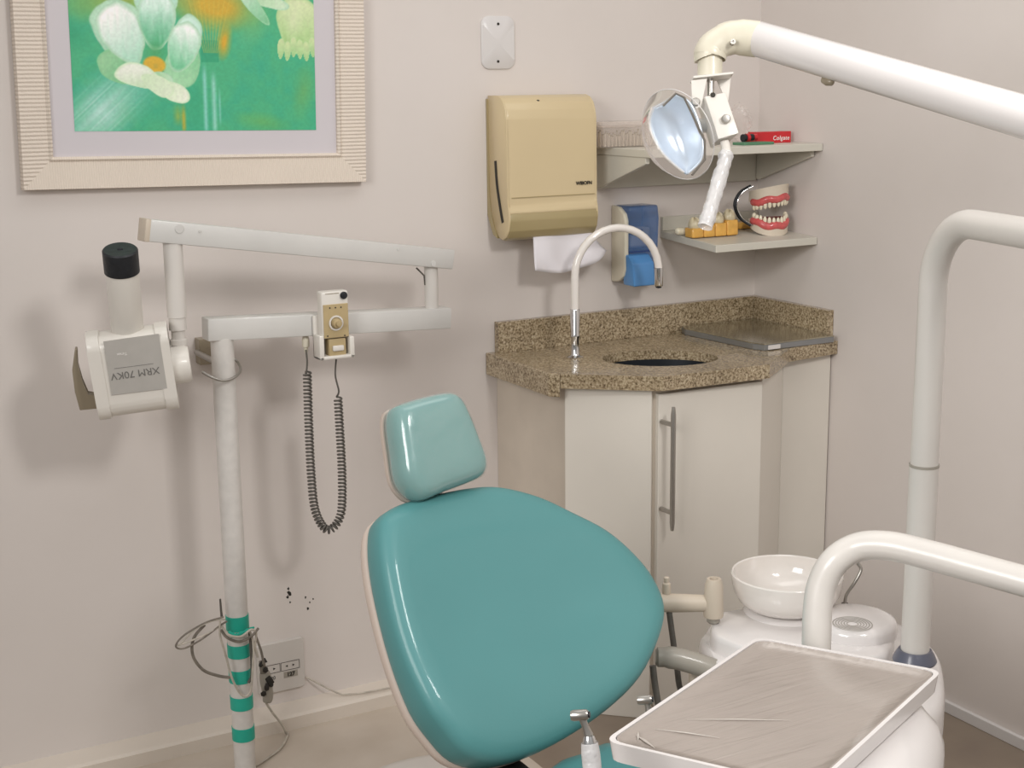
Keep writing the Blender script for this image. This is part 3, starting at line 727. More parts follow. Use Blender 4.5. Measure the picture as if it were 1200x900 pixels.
# spout swings toward camera a little: arc in a vertical plane
tipw = P(772, 318, 'Y', FYv-.045); ex = V((tipw.x-fb.x, tipw.y-fb.y, 0)); rad = ex.length/2; exn = ex.normalized()
ztop = P(722, 267, 'Y', FYv-.022).z
zc = ztop-rad*1.02
path = [V((fb.x, fb.y, fz1-.003)), V((fb.x, fb.y, (fz1+zc)/2)), V((fb.x, fb.y, zc))]
for k in range(1, 19):
    t = math.pi*k/18; path.append(V((fb.x, fb.y, zc))+exn*rad*(1-math.cos(t))+Z3*rad*1.02*math.sin(t))
zend = P(772, 314, 'Y', tipw.y).z
path.append(V((tipw.x, tipw.y, zend)))
link('spout', tube(path, .0102, 20), M['ceramic'], fc)
link('nozzle', lathe(V((tipw.x, tipw.y, zend)), -Z3, [(0, -.001), (.0112, -.001), (.0112, .046), (.010, .048), (0, .048)], 24), M['chrome'], fc)
link('aerator', lathe(V((tipw.x, tipw.y, zend-.048)), -Z3, [(.0085, 0), (.0075, .004), (0, .006)], 20), M['black'], fc)

# ---------------------------------------------------------------- x-ray unit on its post
PY = 3.04
pt_ = P(259, 398, 'Y', PY); pb_ = P(283, 900, 'Y', PY)
pxx = pt_.x+.002
xr = thing('dental_x_ray_unit', 'white wall x-ray unit with double arm on a taped post', 'x-ray machine', (pxx, PY, 0))
PR = .0255
pole = link('post', tube([V((pxx, PY, 0)), V((pxx, PY, pt_.z*.5)), V((pxx, PY, pt_.z+.004))], [PR*.98, PR, PR], 28), M['chip'], xr)
for ya_, yb_ in ((725, 742), (759, 774), (789, 804), (821, 836), (858, 873)):
    za, zb_ = P(276, ya_, 'Y', PY-PR).z, P(276, yb_, 'Y', PY-PR).z
    link('tape_band', lathe(V((pxx, PY, zb_)), Z3, [(PR*.95, 0), (PR+.0012, 0), (PR+.0012, za-zb_), (PR*.95, za-zb_)], 28), M['tape'], pole)
wbx = P(233, 410, 'Y', WY-.03).x
link('wall_bracket', box((wbx, WY-.035, P(240, 427, 'Y', WY-.03).z), (wbx+.075, WY-.0005, P(240, 397, 'Y', WY-.03).z), .001), M['taupe'], xr, smooth=False)
link('bracket_bolt', tube([V((pxx, PY+.015, P(240, 412, 'Y', WY-.03).z)), V((pxx, WY-.03, P(240, 412, 'Y', WY-.03).z))], .007, 10), M['wire'], xr)
# lower arm: rectangular tube in plane Y = PY
la = [P(240, 372, 'Y', PY), P(524, 359, 'Y', PY), P(524, 384, 'Y', PY), P(240, 399, 'Y', PY)]
hz0 = (la[0]+la[3])/2; hz1 = (la[1]+la[2])/2; ad = (hz1-hz0).normalized(); aup = V((-ad.z, 0, ad.x)); hh = (la[0]-la[3]).length/2*.97
link('lower_arm', obox((hz0+hz1)/2, ad*(hz1-hz0).length/2, Y3*.024, aup*hh, .003, 2), M['steelwhite'], xr)
# elbow post at right
ep0 = P(506, 360, 'Y', PY); ep1 = P(506, 312, 'Y', PY)
link('elbow_post', tube([V((ep0.x, PY, ep0.z-.03)), V((ep0.x, PY, ep1.z+.01))], .0165, 22), M['paint'], xr)
# upper arm (swung slightly into the room)
UA = (P(527, 303.5, 'Y', PY))
ua0 = UA; lx_ = P(167, 269, 'Y', PY-.085); ud = (lx_-ua0); ul = ud.length; ud = ud.normalized()
side = V((-ud.y, ud.x, 0)).normalized(); uup = ud.cross(side); uup = uup if uup.z > 0 else -uup
link('upper_arm', obox(ua0+ud*(ul/2), ud*ul/2, side*.020, uup*.0232, .003, 2), M['steelwhite'], xr)
link('end_cap', obox(ua0+ud*(ul-.004), ud*.006, side*.0205, uup*.0238, .002, 2), M['beige'], xr)
sf = -side if side.y > 0 else side
def on_arm(px, py, r, nm):
    p = PN(px, py, ua0+sf*.0202, sf); link(nm, lathe(p-sf*.002, sf, [(0, 0), (r, 0), (r, .0035), (0, .004)], 20), M['steelwhite'], xr)
on_arm(210, 268, .0095, 'bolt'); on_arm(234, 271, .003, 'bolt'); on_arm(508, 309, .007, 'bolt'); on_arm(467, 292, .004, 'bolt')
link('stay_wire', tube([P(488, 314, 'Y', PY), P(497, 323, 'Y', PY), P(498, 334, 'Y', PY)], .002, 8), M['cord'], xr)
# hanger post
hpY = (ua0+ud*(ul*.885)).y
h0 = P(203, 286, 'Y', hpY); h1 = P(210, 412, 'Y', hpY); hX = h0.x+.002
HP = P(205, 330, 'Y', hpY)
hpost = V((HP.x, hpY, 0))
zq = lambda py: P(208, py, 'Y', hpY).z
link('hanger_post', lathe(hpost+V((0, 0, zq(412))), Z3, [(0, 0), (.016, 0), (.016, .014), (.0185, .015), (.0185, .026), (.0145, .028), (.0145, .045), (.0185, .047), (.0185, zq(372)-zq(412)), (.0205, zq(372)-zq(412)+.001), (.0205, zq(284)-zq(412)+.004), (0, zq(284)-zq(412)+.004)], 26), M['paint'], xr)
# tube head: rounded housing, axis to the left
hc0 = D(156, 433, (P(156, 433, 'Y', hpY)-EYE).dot(FW))
hr_ = (P(207, 425, 'Y', hpY)-P(114, 438, 'Y', hpY+.045)); hax = hr_.normalized(); hlen = hr_.length
hfw = (-Y3*.97-Z3*.10); hfw = (hfw-hax*hfw.dot(hax)).normalized(); hup = hax.cross(hfw); hup = hup if hup.z > 0 else -hup
head_c = hc0+V((0, 0, 0))
def sect(k=1.0, n=6):
    # rounded D section: flat front face, curved back
    a, h = .052*k, .0905*k; pts = []
    for cx, cz, s in ((a-.028, h-.028, 0), (-a+.05, h-.05, 90), (-a+.05, -h+.05, 180), (a-.038, -h+.038, 270)):
        r = {0: .028, 90: .05, 180: .05, 270: .038}[s]
        for q in range(n+1):
            t = math.radians(s+90*q/n); pts.append((cx+r*math.cos(t), cz+r*math.sin(t)))
    return pts
th = bmesh.new()
hd_ = link('tube_head', prism([head_c-hax*hlen*.5+hfw*u+hup*v for u, v in sect()], hax*hlen, .002, 2), M['plastic'], xr)
for off in (-.5, .34):
    link('end_collar', prism([head_c+hax*hlen*off+hfw*u+hup*v for u, v in sect(1.04)], hax*hlen*.16, .003, 2), M['plastic'], hd_)
# label panel on the front flat face
fpn = head_c+hfw*.0532
q = [PN(x, y, fpn, hfw) for x, y in ((121, 400), (186, 391), (196, 455), (131, 463))]
lb = link('label_panel', prism(q, hfw*.0012), M['label'], hd_, smooth=False)
er = (q[1]-q[0]).normalized(); eu_ = (q[0]-q[3]).normalized()
tp_ = PN(158.5, 437.5, fpn+hfw*.0016, hfw)
text('XRM 70KV', .0215, tp_, -er, -eu_, M['greyink'], hd_, 'lettering')
lnp = [PN(x, y, fpn+hfw*.0016, hfw) for x, y in ((134, 432), (180, 426))]
link('label_line', tube(lnp, .0005, 5), M['greyink'], hd_)
text('Timex', .008, PN(143, 415, fpn+hfw*.0016, hfw), -er, -eu_, M['whiteink'], hd_, 'lettering')
# side cap (joint) and hanger joint
link('side_joint', lathe(head_c+hax*(hlen*.5)-V((0, 0, .004)), hax, [(0, -.01), (.040, -.01), (.040, .030), (.036, .036), (0, .037)], 30), M['plastic'], hd_)
# cone
cb0 = PN(150, 392, head_c, hfw); ct0 = PN(143, 318, head_c+hfw*.030, hfw)
cdir = (ct0-cb0).normalized(); CL = (ct0-cb0).length; cR = .0335
link('cone', lathe(cb0, cdir, [(0, -.02), (.022, -.02), (.026, -.004), (cR, .012), (cR, CL), (0, CL)], 36), M['plastic'], hd_)
link('cone_cap', lathe(cb0+cdir*CL, cdir, [(cR*.9, -.001), (cR*1.06, 0), (cR*1.06, .047), (cR*.98, .050), (.006, .0495), (.005, .047), (0, .047)], 36), M['black'], hd_)
# curved handle at left
hl_ = [PN(x, y, head_c-hfw*.01, hfw) for x, y in ((88, 406), (91, 406), (92, 425), (96, 443), (103, 459), (122, 460), (124, 474), (94, 477), (88, 455), (85, 430))]
link('handle', prism(hl_, hfw*.022, .0015, 2), M['taupe'], hd_)

# timer handset in its holder
TY = PY-.026
def T(x, y, yy=TY): return P(x, y, 'Y', yy)
ho = bmesh.new()
a, c_ = T(373, 422, TY-.03), T(413, 393, TY-.03)
b0 = bmesh.new()
box((a.x, TY-.008, a.z), (a.x+.085*.95, TY, c_.z+.05), .003, 2, b0)
box((a.x, TY-.042, a.z), (a.x+.012, TY, c_.z+.008), .003, 2, b0)
box((c_.x-.012, TY-.042, a.z), (c_.x, TY, c_.z), .003, 2, b0)
box((a.x, TY-.042, a.z), (c_.x, TY, a.z+.008), .003, 2, b0)
link('handset_holder', b0, M['plastic'], xr)
HSY = TY-.009
a, c_ = T(378.5, 398, HSY-.03), T(408, 340, HSY-.03)
hs = thing('timer_handset', 'tan and white x-ray timer handset with coiled cord on the lower arm', 'handset', ((a.x+c_.x)/2, HSY-.015, T(390, 420, HSY-.03).z))
link('casing', box((a.x, HSY-.030, a.z), (c_.x, HSY, c_.z), .005, 3), M['plastic'], hs)
a2, c2 = T(380, 397, HSY-.031), T(407.5, 355, HSY-.031)
link('control_panel', box((a2.x, HSY-.0325, a2.z), (c2.x, HSY-.029, c2.z), .001, 1), M['gold'], hs, smooth=False)
a3, c3 = T(387, 419, HSY-.031), T(406, 397, HSY-.031)
link('lower_casing', box((a3.x, HSY-.028, a3.z), (c3.x, HSY-.004, c3.z+.002), .002, 2), M['gold'], hs)
a4, c4 = T(390, 412, HSY-.031), T(403, 404, HSY-.031)
link('switch', box((a4.x, HSY-.034, a4.z), (c4.x, HSY-.027, c4.z), .003, 2), M['plastic'], hs)
kp = T(394, 378.5, HSY-.034)
link('dial_ring', lathe(kp+V((0, .0005, 0)), -Y3, [(.0135, 0), (.0175, 0), (.0175, .0012), (.0135, .0012), (.0135, 0)], 30), M['plastic'], hs)
link('dial', lathe(kp, -Y3, [(0, 0), (.0115, 0), (.0105, .010), (.006, .011), (.0055, .018), (0, .0185)], 26), M['gold'], hs)
link('button', lathe(T(402.5, 346, HSY-.031), -Y3, [(0, 0), (.0085, 0), (.0085, .003), (.005, .0035), (0, .005)], 20), M['black'], hs)
link('groove', box((T(381, 345, HSY-.0303).x, HSY-.0304, T(381, 345.2, HSY-.03).z), (T(397, 345, HSY-.03).x, HSY-.0295, T(381, 344.4, HSY-.03).z)), M['taupe'], hs, smooth=False)
for px, py in ((386.5, 361), (393, 360.5), (399.5, 360), (384, 394), (404, 393)):
    link('indicator_dot', lathe(T(px, py, HSY-.0326), -Y3, [(0, 0), (.0018, 0), (.0018, .0006), (0, .0006)], 8), M['black'], hs)
# coiled cord
cl = crom([T(360, 436), T(362, 500), T(365, 560), T(370, 600), T(384, 621), T(399, 604), T(401, 560), T(398, 500), T(396, 466)], 40)
Lc = [0]
for p, q_ in zip(cl, cl[1:]): Lc.append(Lc[-1]+(q_-p).length)
tot = Lc[-1]; turns = 84; npts = turns*12; hel = []; k = 0
for i in range(npts+1):
    s = tot*i/npts
    while k < len(Lc)-2 and Lc[k+1] < s: k += 1
    f = (s-Lc[k])/max(1e-9, Lc[k+1]-Lc[k]); p = cl[k].lerp(cl[k+1], min(1, f)); t = (cl[k+1]-cl[k]).normalized(); n1 = Y3; n2 = t.cross(n1)
    w = 2*math.pi*turns*i/npts; hel.append(p+n1*.0085*math.cos(w)+n2*.0085*math.sin(w))
cdn = bmesh.new()
tube(crom([T(358.5, 410), T(360, 425), T(358.5, 440)]+[hel[0]], 6), .0022, 8, bm=cdn)
tube(hel, .0024, 6, bm=cdn)
tube(crom([hel[-1], T(397, 458), T(393, 440), T(394, 421)], 6), .0022, 8, bm=cdn)
link('coiled_cord', cdn, M['cord'], hs)
link('cord_plug', lathe(T(358, 396, PY), -Z3, [(0, -.012), (.0045, -.012), (.0075, 0), (.0085, .003), (.0085, .020), (.005, .022), (.004, .034), (0, .034)], 18), M['ivory'], hs)
# wire ring round post
rg = [P(x, y, 'Y', yy) for x, y, yy in ((237, 436, PY-.03), (248, 442, PY-.042), (262, 446, PY-.044), (275, 442, PY-.035), (282, 434, PY-.012), (279, 425, PY+.012), (273, 419, PY+.02))]
o = link('wire_hook', tube(crom(rg, 7), .0032, 10), M['wire'], origin=V((pxx, PY-.03, rg[2].z)))
tag(o, 'bent wire hook round the top of x-ray unit post', 'hook')

# cable bundle
def K(x, y, d=0.0): return P(x, y, 'Y', PY-.034-d)
cbn = thing('power_cable', 'dirty grey cable looped round the x-ray post above the outlet', 'cable', K(262, 745))
c1 = crom([K(262, 723), K(240, 730), K(215, 745), K(206, 757), K(215, 760), K(235, 750), K(258, 733), K(266, 728)], 8)
c2_ = crom([K(240, 732, -.01), K(227, 748, -.01), K(226, 768, -.01), K(238, 785, -.01), K(256, 792, -.01), K(270, 794, -.005)], 8)
c3_ = crom([K(258, 727, .002), K(258, 745, .002), K(265, 770, .002), K(272, 795, .002), K(281, 812, .002), K(288, 816, .002), K(294, 808, .002), K(296, 785, .002), K(297, 755, .002), K(292, 738, .002)], 8)
c4_ = crom([K(259, 738, .003), K(266, 747, .008), K(280, 752, .010), K(294, 746, .006), K(303, 736, .006)], 8)
for cc, r_, m_ in ((c1, .0022, 'cable'), (c2_, .0036, 'cable'), (c3_, .0026, 'cablel'), (c4_, .0032, 'cable')):
    link('cable_loop', tube(cc, r_, 8), M[m_], cbn)
c6_ = crom([K(260, 734, .004), K(268, 744, .012), K(282, 746, .014), K(294, 738, .008), K(300, 742, .004), K(299, 758, .0), K(302, 770, -.004)], 8)
link('cable_loop', tube(c6_, .0028, 8), M['cablel'], cbn)
c7_ = crom([K(264, 726, .0), K(248, 728, .0), K(228, 738, .0), K(214, 752, .0), K(208, 756, .0), K(216, 754, .0), K(240, 744, .0), K(262, 732, .0)], 8)
link('cable_loop', tube(c7_, .0020, 8), M['cablel'], cbn)
link('tape_scrap', tube(crom([K(267, 741, .006), K(275, 745, .009), K(284, 742, .008), K(292, 738, .004), K(298, 735, .002)], 4), [.004, .006, .005, .007, .005, .007, .004, .006, .005, .004, .005, .006, .004, .005, .004, .003, .002], 7, flat=(Y3, .4)), M['tape'], cbn)
c5_ = crom([K(292, 736, .0), K(294, 760, -.004), K(295, 790, -.004), K(291, 800, -.004)], 8)
link('cable_loop', tube(c5_, .0036, 8), M['cord'], cbn)
link('cable_end', tube([K(258, 702, -.006), K(259, 715, -.006), K(260, 724, -.004)], [.0022, .0028, .003], 8), M['cord'], cbn)
dn = crom([K(300, 746, .0), K(306, 763, .0), K(309, 778, .0)], 6)
link('cable_lead', tube(dn, .003, 8), M['cable'], cbn)
# plug wrapped in black tape
pgY = WY-.085
def G(x, y, yy=None): return P(x, y, 'Y', pgY if yy is None else yy)
pg = thing('power_plug', 'grey power connector with black tape plugged beside the outlet labels', 'plug', G(311, 812))
link('plug_body', tube(crom([G(310, 788), G(312, 800), G(314, 815), G(313, 823)], 4), [.013, .014, .015, .0155, .0155, .015, .0145, .0145, .014, .0135, .013, .012, .010], 14, flat=(Y3, .7)), M['greyarm'], pg)
link('plug_neck', tube([G(307, 775), G(309, 792)], .008, 12), M['cable'], pg)
tpp = bmesh.new()
for px, py, s in ((309, 774, 5), (306, 779, 4), (311, 785, 5), (316, 798, 6), (312, 806, 5), (318, 803, 4), (309, 813, 4)):
    c0 = G(px, py, pgY-.013)
    ico = bmesh.new(); bmesh.ops.create_icosphere(ico, subdivisions=1, radius=s/560)
    for v in ico.verts: v.co = V((v.co.x*(.5+random.random()), v.co.y*.5, v.co.z*(.6+random.random())))+c0
    merge(tpp, ico)
link('tape_wrap', tpp, M['blackink'], pg)
tl_ = crom([G(312, 824), G(320, 836), G(332, 852), G(338, 872), G(330, 892, 3.12), G(312, 902, 3.08), P(300, 912, 'Y', 3.06)], 8)
zfl = [max(.004, p.z) for p in tl_]; tl_ = [V((p.x, p.y, z)) for p, z in zip(tl_, zfl)]
link('trailing_lead', tube(tl_, .003, 8), M['cablel'], pg)

# outlet plate
oy = WY-.012
oa = [P(x, y, 'Y', oy) for x, y in ((304, 817), (359, 803), (355, 747), (302, 757))]
ocx0, ocx1 = oa[0].x, (oa[1].x+oa[2].x)/2; oz0 = (oa[0].z+oa[1].z)/2; oz1 = (oa[2].z+oa[3].z)/2
oz0 = max(oz0, .066)
ot = thing('power_outlet', 'white wall outlet plate marked 127 behind the x-ray post', 'outlet', ((ocx0+ocx1)/2, WY, oz0))
link('plate', pad(rrect(ocx0, oz0, ocx1, oz1, WY, .008), -Y3, [(1, 0), (1, .008), (.97, .012), (0, .013)]), M['outlet'], ot)
def ow(x, y): return P(x, y, 'Y', WY-.0135)
def frame_rect(x0, z0, x1, z1, nm):
    f = bmesh.new(); t = .0008
    for lo, hi in (((x0, z0), (x1, z0+t)), ((x0, z1-t), (x1, z1)), ((x0, z0), (x0+t, z1)), ((x1-t, z0), (x1, z1))):
        box((lo[0], WY-.0138, lo[1]), (hi[0], WY-.0128, hi[1]), bm=f)
    return link(nm, f, M['blackink'], ot, smooth=False)
def tri(c, s, d, nm='arrow_mark'):
    f = prism([c+V((-s*d, 0, s)), c+V((-s*d, 0, -s)), c+V((s*d, 0, 0))], V((0, -.0006, 0))); return link(nm, f, M['blackink'], ot, smooth=False)
r0 = ow(329.5, 787); r1_ = ow(351, 776)
zr0, zr1 = (r0.z), ow(329.5, 777).z
frame_rect(r0.x, zr0, r1_.x, zr1, 'label_box'); wdt = r1_.x-r0.x
frame_rect(r0.x-wdt*1.05, zr0, r0.x-.002, zr1, 'label_box')
zc_ = (zr0+zr1)/2
tri(V((r0.x+wdt*.30, WY-.0132, zc_)), .003, -1); tri(V((r0.x+wdt*.68, WY-.0132, zc_)), .003, 1)
tri(V((r0.x-wdt*.35, WY-.0132, zc_)), .003, 1); tri(V((r0.x-wdt*.75, WY-.0132, zc_)), .003, -1)
link('voltage_sticker', box((r0.x+wdt*.14, WY-.0136, zr0-.020), (r0.x+wdt*.88, WY-.0128, zr0-.004)), M['greyarm'], ot, smooth=False)
text('127', .0145, V((r0.x+wdt*.51, WY-.0140, zr0-.012)), X3, Z3, M['blackink'], ot, bold=.0006)
link('voltage_sticker', box((r0.x-wdt*.85, WY-.0136, zr0-.020), (r0.x-wdt*.18, WY-.0128, zr0-.006)), M['outlet'], ot, smooth=False)
text('220', .0125, V((r0.x-wdt*.5, WY-.0140, zr0-.013)), X3, Z3, M['greyink'], ot, bold=.0004)
# thin wire to the right of the outlet
tw = crom([P(358, 793, 'Y', WY-.006), P(375, 802, 'Y', WY-.02), P(398, 813, 'Y', WY-.03), P(425, 819, 'Y', 3.22), P(452, 820, 'Y', 3.215), P(485, 818, 'Y', 3.215), P(520, 816, 'Y', 3.22)], 8)
tw = [V((p.x, p.y, max(p.z, .050))) for p in tw]
o = link('thin_wire', tube(tw, .0022, 8), M['cablel'], origin=tw[0]); tag(o, 'thin pale wire running right from the outlet along the baseboard', 'wire')

# ---------------------------------------------------------------- dental chair
bn = V((.10, -.83, .55)).normalized(); bc0 = D(600, 735, 2.56)
br_ = X3-bn*X3.dot(bn); br_.normalize(); bu = bn.cross(br_); bu = bu if bu.z > 0 else -bu
ch = thing('dental_chair', 'teal vinyl dental chair with tilted headrest in front of the sink', 'dental chair', (bc0.x+.02, bc0.y-.25, 0))
outl = [(437, 606), (460, 592), (500, 580), (545, 571), (580, 570), (625, 582), (665, 602), (705, 625), (738, 655), (760, 685), (771, 718), (765, 752), (742, 800), (705, 838), (655, 872), (610, 893), (565, 902), (530, 893), (505, 868), (482, 835), (460, 780), (443, 720), (432, 665), (430, 625)]
def chamf(pts, c, n_): return crom([PN(x, y, c, n_) for x, y in pts], 4, True)
ol = chamf([(600+(x-600)*.968, 735+(y-735)*.985) for x, y in outl], bc0, bn)
def bwarp(p):
    d = p-bc0; x, y = d.dot(br_), d.dot(bu); hgt = d.dot(bn)
    if hgt > .02:
        return p+bn*(.016*math.exp(-((y+.17)/.13)**2)-.006*math.exp(-((y-.02)/.10)**2)+.018*(x/.25)**2*(1 if hgt > .02 else 0))
    return p
cush = pad(ol, bn, [(0, -.015), (.9, -.015), (.975, -.012), (.995, .0), (1, .015), (.995, .028), (.975, .040), (.94, .048), (.88, .052), (.8, .053), (.65, .052), (.5, .051), (.35, .050), (.18, .050), (0, .050)], bwarp)
for v in cush.verts: v.co -= bn*.02
link('backrest', cush, M['teal'], ch, angle=80)
link('back_shell', pad([p for p in ol], bn, [(0, -.085), (.80, -.085), (.93, -.075), (.985, -.055), (1.0, -.035), (.985, -.030), (0, -.030)]), M['shell'], ch, angle=60)
hn_ = V((.16, -.90, .36)).normalized()
hcc = PN(510, 523, bc0+bn*.03, bn)+V((0, -.02, 0))
hol = [(459, 482), (466, 475), (490, 467), (521, 461), (534, 467), (544, 485), (556, 515), (565, 542), (562, 558), (545, 567), (515, 578), (492, 587), (478, 580), (467, 562), (462, 530), (458, 500)]
ho_ = chamf(hol, hcc, hn_)
hrp = link('headrest', pad(ho_, hn_, [(0, -.03), (.95, -.03), (.99, -.015), (1, .0), (.98, .014), (.93, .024), (.86, .030), (.76, .033), (.5, .034), (0, .035)]), M['tealhead'], ch, angle=80)
link('film_cover', pad([p for p in ho_], hn_, [(1.005, -.02), (1.015, .0), (.995, .016), (.94, .0265), (.86, .033), (.7, .0365), (0, .038)]), M['film'], hrp, angle=80)
link('headrest_shell', pad(ho_, hn_, [(0, -.052), (.88, -.052), (.97, -.042), (.985, -.030), (0, -.029)]), M['shell'], hrp, angle=60)
link('headrest_bar', tube([hcc-hn_*.05-bu*.03, hcc-hn_*.055-bu*.22], .014, 12), M['chrome'], ch)
# seat
sz = .44
sa = P(648, 890, 'Z', sz); sb = P(700, 868, 'Z', sz); sc2 = P(768, 878, 'Z', sz)
cx = (sa.x+sc2.x)/2+.02
so_ = [(sa.x-.10, sa.y-.10), (sa.x, sa.y), (sb.x-.03, sb.y-.01), (sb.x+.02, sb.y), (sc2.x-.01, sc2.y), (sc2.x+.09, sc2.y-.10), (sc2.x+.10, sc2.y-.35), (sc2.x+.02, sc2.y-.75), (sa.x+.02, sa.y-.85), (sa.x-.12, sa.y-.45)]
sol = crom([V((x, y, sz-.05)) for x, y in so_], 5, True)
link('seat', pad(sol, Z3, [(0, 0), (.94, 0), (.99, .012), (1, .028), (.98, .042), (.94, .049), (.85, .052), (0, .05)]), M['teal'], ch, angle=80)
link('seat_shell', pad(sol, Z3, [(0, -.05), (.85, -.05), (.95, -.03), (.99, 0), (0, .002)]), M['shell'], ch, angle=60)
bot = PN(590, 893, bc0, bn)
link('hinge_bracket', prism([bot+V((-.05, .05, -.14)), bot+V((.06, .05, -.14)), bot+V((.06, .08, -.03)), bot+V((-.05, .08, -.03))], V((0, -.12, 0)), .006, 2), M['black'], ch)
scx, scy = sum(p.x for p in sol)/len(sol), sum(p.y for p in sol)/len(sol)
link('pedestal', prism([V((scx-.14, scy-.16, .05)), V((scx+.12, scy-.16, .05)), V((scx+.12, scy+.25, .05)), V((scx-.14, scy+.25, .05))], V((0, 0, sz-.10-.05)), .03, 4), M['paint'], ch)
bp_ = [V((x, y, 0)) for x, y in ((.95, 1.3), (1.35, 1.3), (1.42, 1.9), (1.47, 2.5), (1.44, 2.79), (1.33, 2.86), (1.18, 2.84), (1.10, 2.7), (1.0, 2.2), (.92, 1.8))]
link('base_plate', pad(crom(bp_, 5, True), Z3, [(0, .0005), (1, .0005), (1, .025), (.98, .035), (.94, .04), (0, .042)]), M['paint'], ch, angle=60)

# ---------------------------------------------------------------- cuspidor unit
BZ = .555
def U(x, y, z=BZ): return P(x, y, 'Z', z)
ubase = [U(821, 752, BZ-.035), U(824, 738, BZ-.035), U(838, 722, BZ-.035), U(880, 708, BZ-.035), U(960, 706, BZ-.035), U(1040, 722, BZ-.035), U(1092, 752, BZ-.035), U(1107, 785, BZ-.035), U(1100, 830, BZ-.035), U(1040, 860, BZ-.035), U(930, 850, BZ-.035), U(860, 810, BZ-.035)]
cu = thing('cuspidor_unit', 'white cuspidor unit with round bowl beside the dental chair', 'cuspidor', (sum(p.x for p in ubase)/len(ubase), sum(p.y for p in ubase)/len(ubase), 0))
uo = crom(ubase, 5, True)
link('body', pad([V((p.x, p.y, 0)) for p in uo], Z3, [(0, .002), (.80, .002), (.84, .03), (.96, BZ-.20), (.97, BZ-.13), (1.0, BZ-.125), (1.0, BZ-.06), (.985, BZ-.045), (.95, BZ-.036), (0, BZ-.034)]), M['gloss'], cu, angle=50)
deck = [U(832, 731), U(838, 720), U(852, 714), U(905, 710), U(985, 712), U(1035, 728), U(1050, 748), U(1030, 770), U(960, 775), U(890, 764), U(845, 748), U(834, 740)]
do = crom(deck, 5, True)
link('deck', pad([V((p.x, p.y, 0)) for p in do], Z3, [(0, BZ-.045), (1, BZ-.045), (.99, BZ-.012), (.97, BZ-.003), (.93, BZ), (0, BZ)]), M['gloss'], cu, angle=60)
dm = U(1000, 738)
link('filter_dome', lathe(dm+V((0, 0, -.005)), Z3, [(0, 0), (.083, 0), (.083, .020), (.078, .029), (.068, .033), (0, .034)], 48), M['gloss'], cu)
rgs = bmesh.new()
for k in range(6):
    r_ = .010+k*.0052; lathe(U(999, 731, BZ+.029), Z3, [(r_, 0), (r_, .0004), (r_+.0014, .0004), (r_+.0014, 0)], 40, bm=rgs)
link('drain_rings', rgs, M['greyarm'], cu)
# bowl
bwz = BZ+.012
bwc = U(921, 716, BZ)
bw = bwc+V((0, 0, .0))
ped = [(0, 0), (.088, 0), (.080, .010), (.070, .0125), (0, .0125)]
link('bowl_pedestal', lathe(bwc+V((0, 0, -.004)), Z3, ped, 40), M['gloss'], cu)
br0 = P(920, 672, 'Z', BZ+.085)
bwl = V((bwc.x, bwc.y, BZ+.005))
BR = .107
pr = [(0, 0), (.066, .0), (.082, .006), (.096, .019), (.105, .038), (.110, .062), (BR+.004, .080), (BR+.002, .083), (BR-.001, .081), (.104, .060), (.096, .035), (.076, .016), (.03, .009), (0, .008)]
link('bowl', lathe(bwl+V((0, 0, .004)), Z3, [(a_, h_*.88) for a_, h_ in pr], 64), M['ceramic'], cu)
sp0 = U(990, 709)
link('spout_collar', lathe(sp0, Z3, [(0, 0), (.008, 0), (.007, .004), (0, .005)], 16), M['cord'], cu)
sdist = (sp0-EYE).dot(FW)
link('water_spout', tube(crom([sp0, D(992, 697, sdist), D(1002, 682, sdist), D(1009, 668, sdist), D(1005, 660, sdist)], 6), .0035, 10), M['brushed'], cu)
# suction arms
SD = 2.80
sa0, sa1 = D(742, 706, SD), D(832, 707, SD)
link('suction_arm', tube([sa0, sa0.lerp(sa1, .6), sa1], [.0185, .0185, .0165], 20), M['beige'], cu)
hcn = D(836, 720, SD)
link('tip_holder', lathe(hcn, Z3, [(0, -.004), (.019, -.004), (.020, 0), (.018, .060), (.014, .074), (.009, .074), (.007, .05), (0, .05)], 24), M['beige'], cu)
link('holder_stem', lathe(hcn, -Z3, [(.014, 0), (.013, .014), (.009, .018), (0, .018)], 16), M['greyarm'], cu)
tpd = D(781, 695, SD)
link('suction_tip', lathe(tpd+V((0, 0, -.004)), Z3, [(0, 0), (.008, 0), (.009, .012), (.0075, .024), (.005, .026), (.0055, .036), (.003, .038), (0, .038)], 18), M['beige'], cu)
link('suction_hose', tube(crom([D(784, 716, SD), D(788, 745, SD), D(793, 780, SD), D(800, 815, SD), D(830, 860, SD)], 6), .006, 12), M['cord'], cu)
g0 = [D(768, 770, 2.72), D(795, 772, 2.72), D(840, 786, 2.72), D(880, 800, 2.74)]
link('hose_arm', tube(crom(g0, 6), [.014]+[.019]*3+[.0215]*15, 18), M['greyarm'], cu)
link('suction_hose', tube(crom([D(765, 780, 2.71), D(768, 805, 2.71), D(774, 835, 2.71), D(790, 880, 2.71)], 6), .0065, 12), M['cord'], cu)
link('suction_hose', tube(crom([D(812, 790, 2.75), D(812, 830, 2.75), D(830, 870, 2.75)], 6), .008, 12), M['beige'], cu)

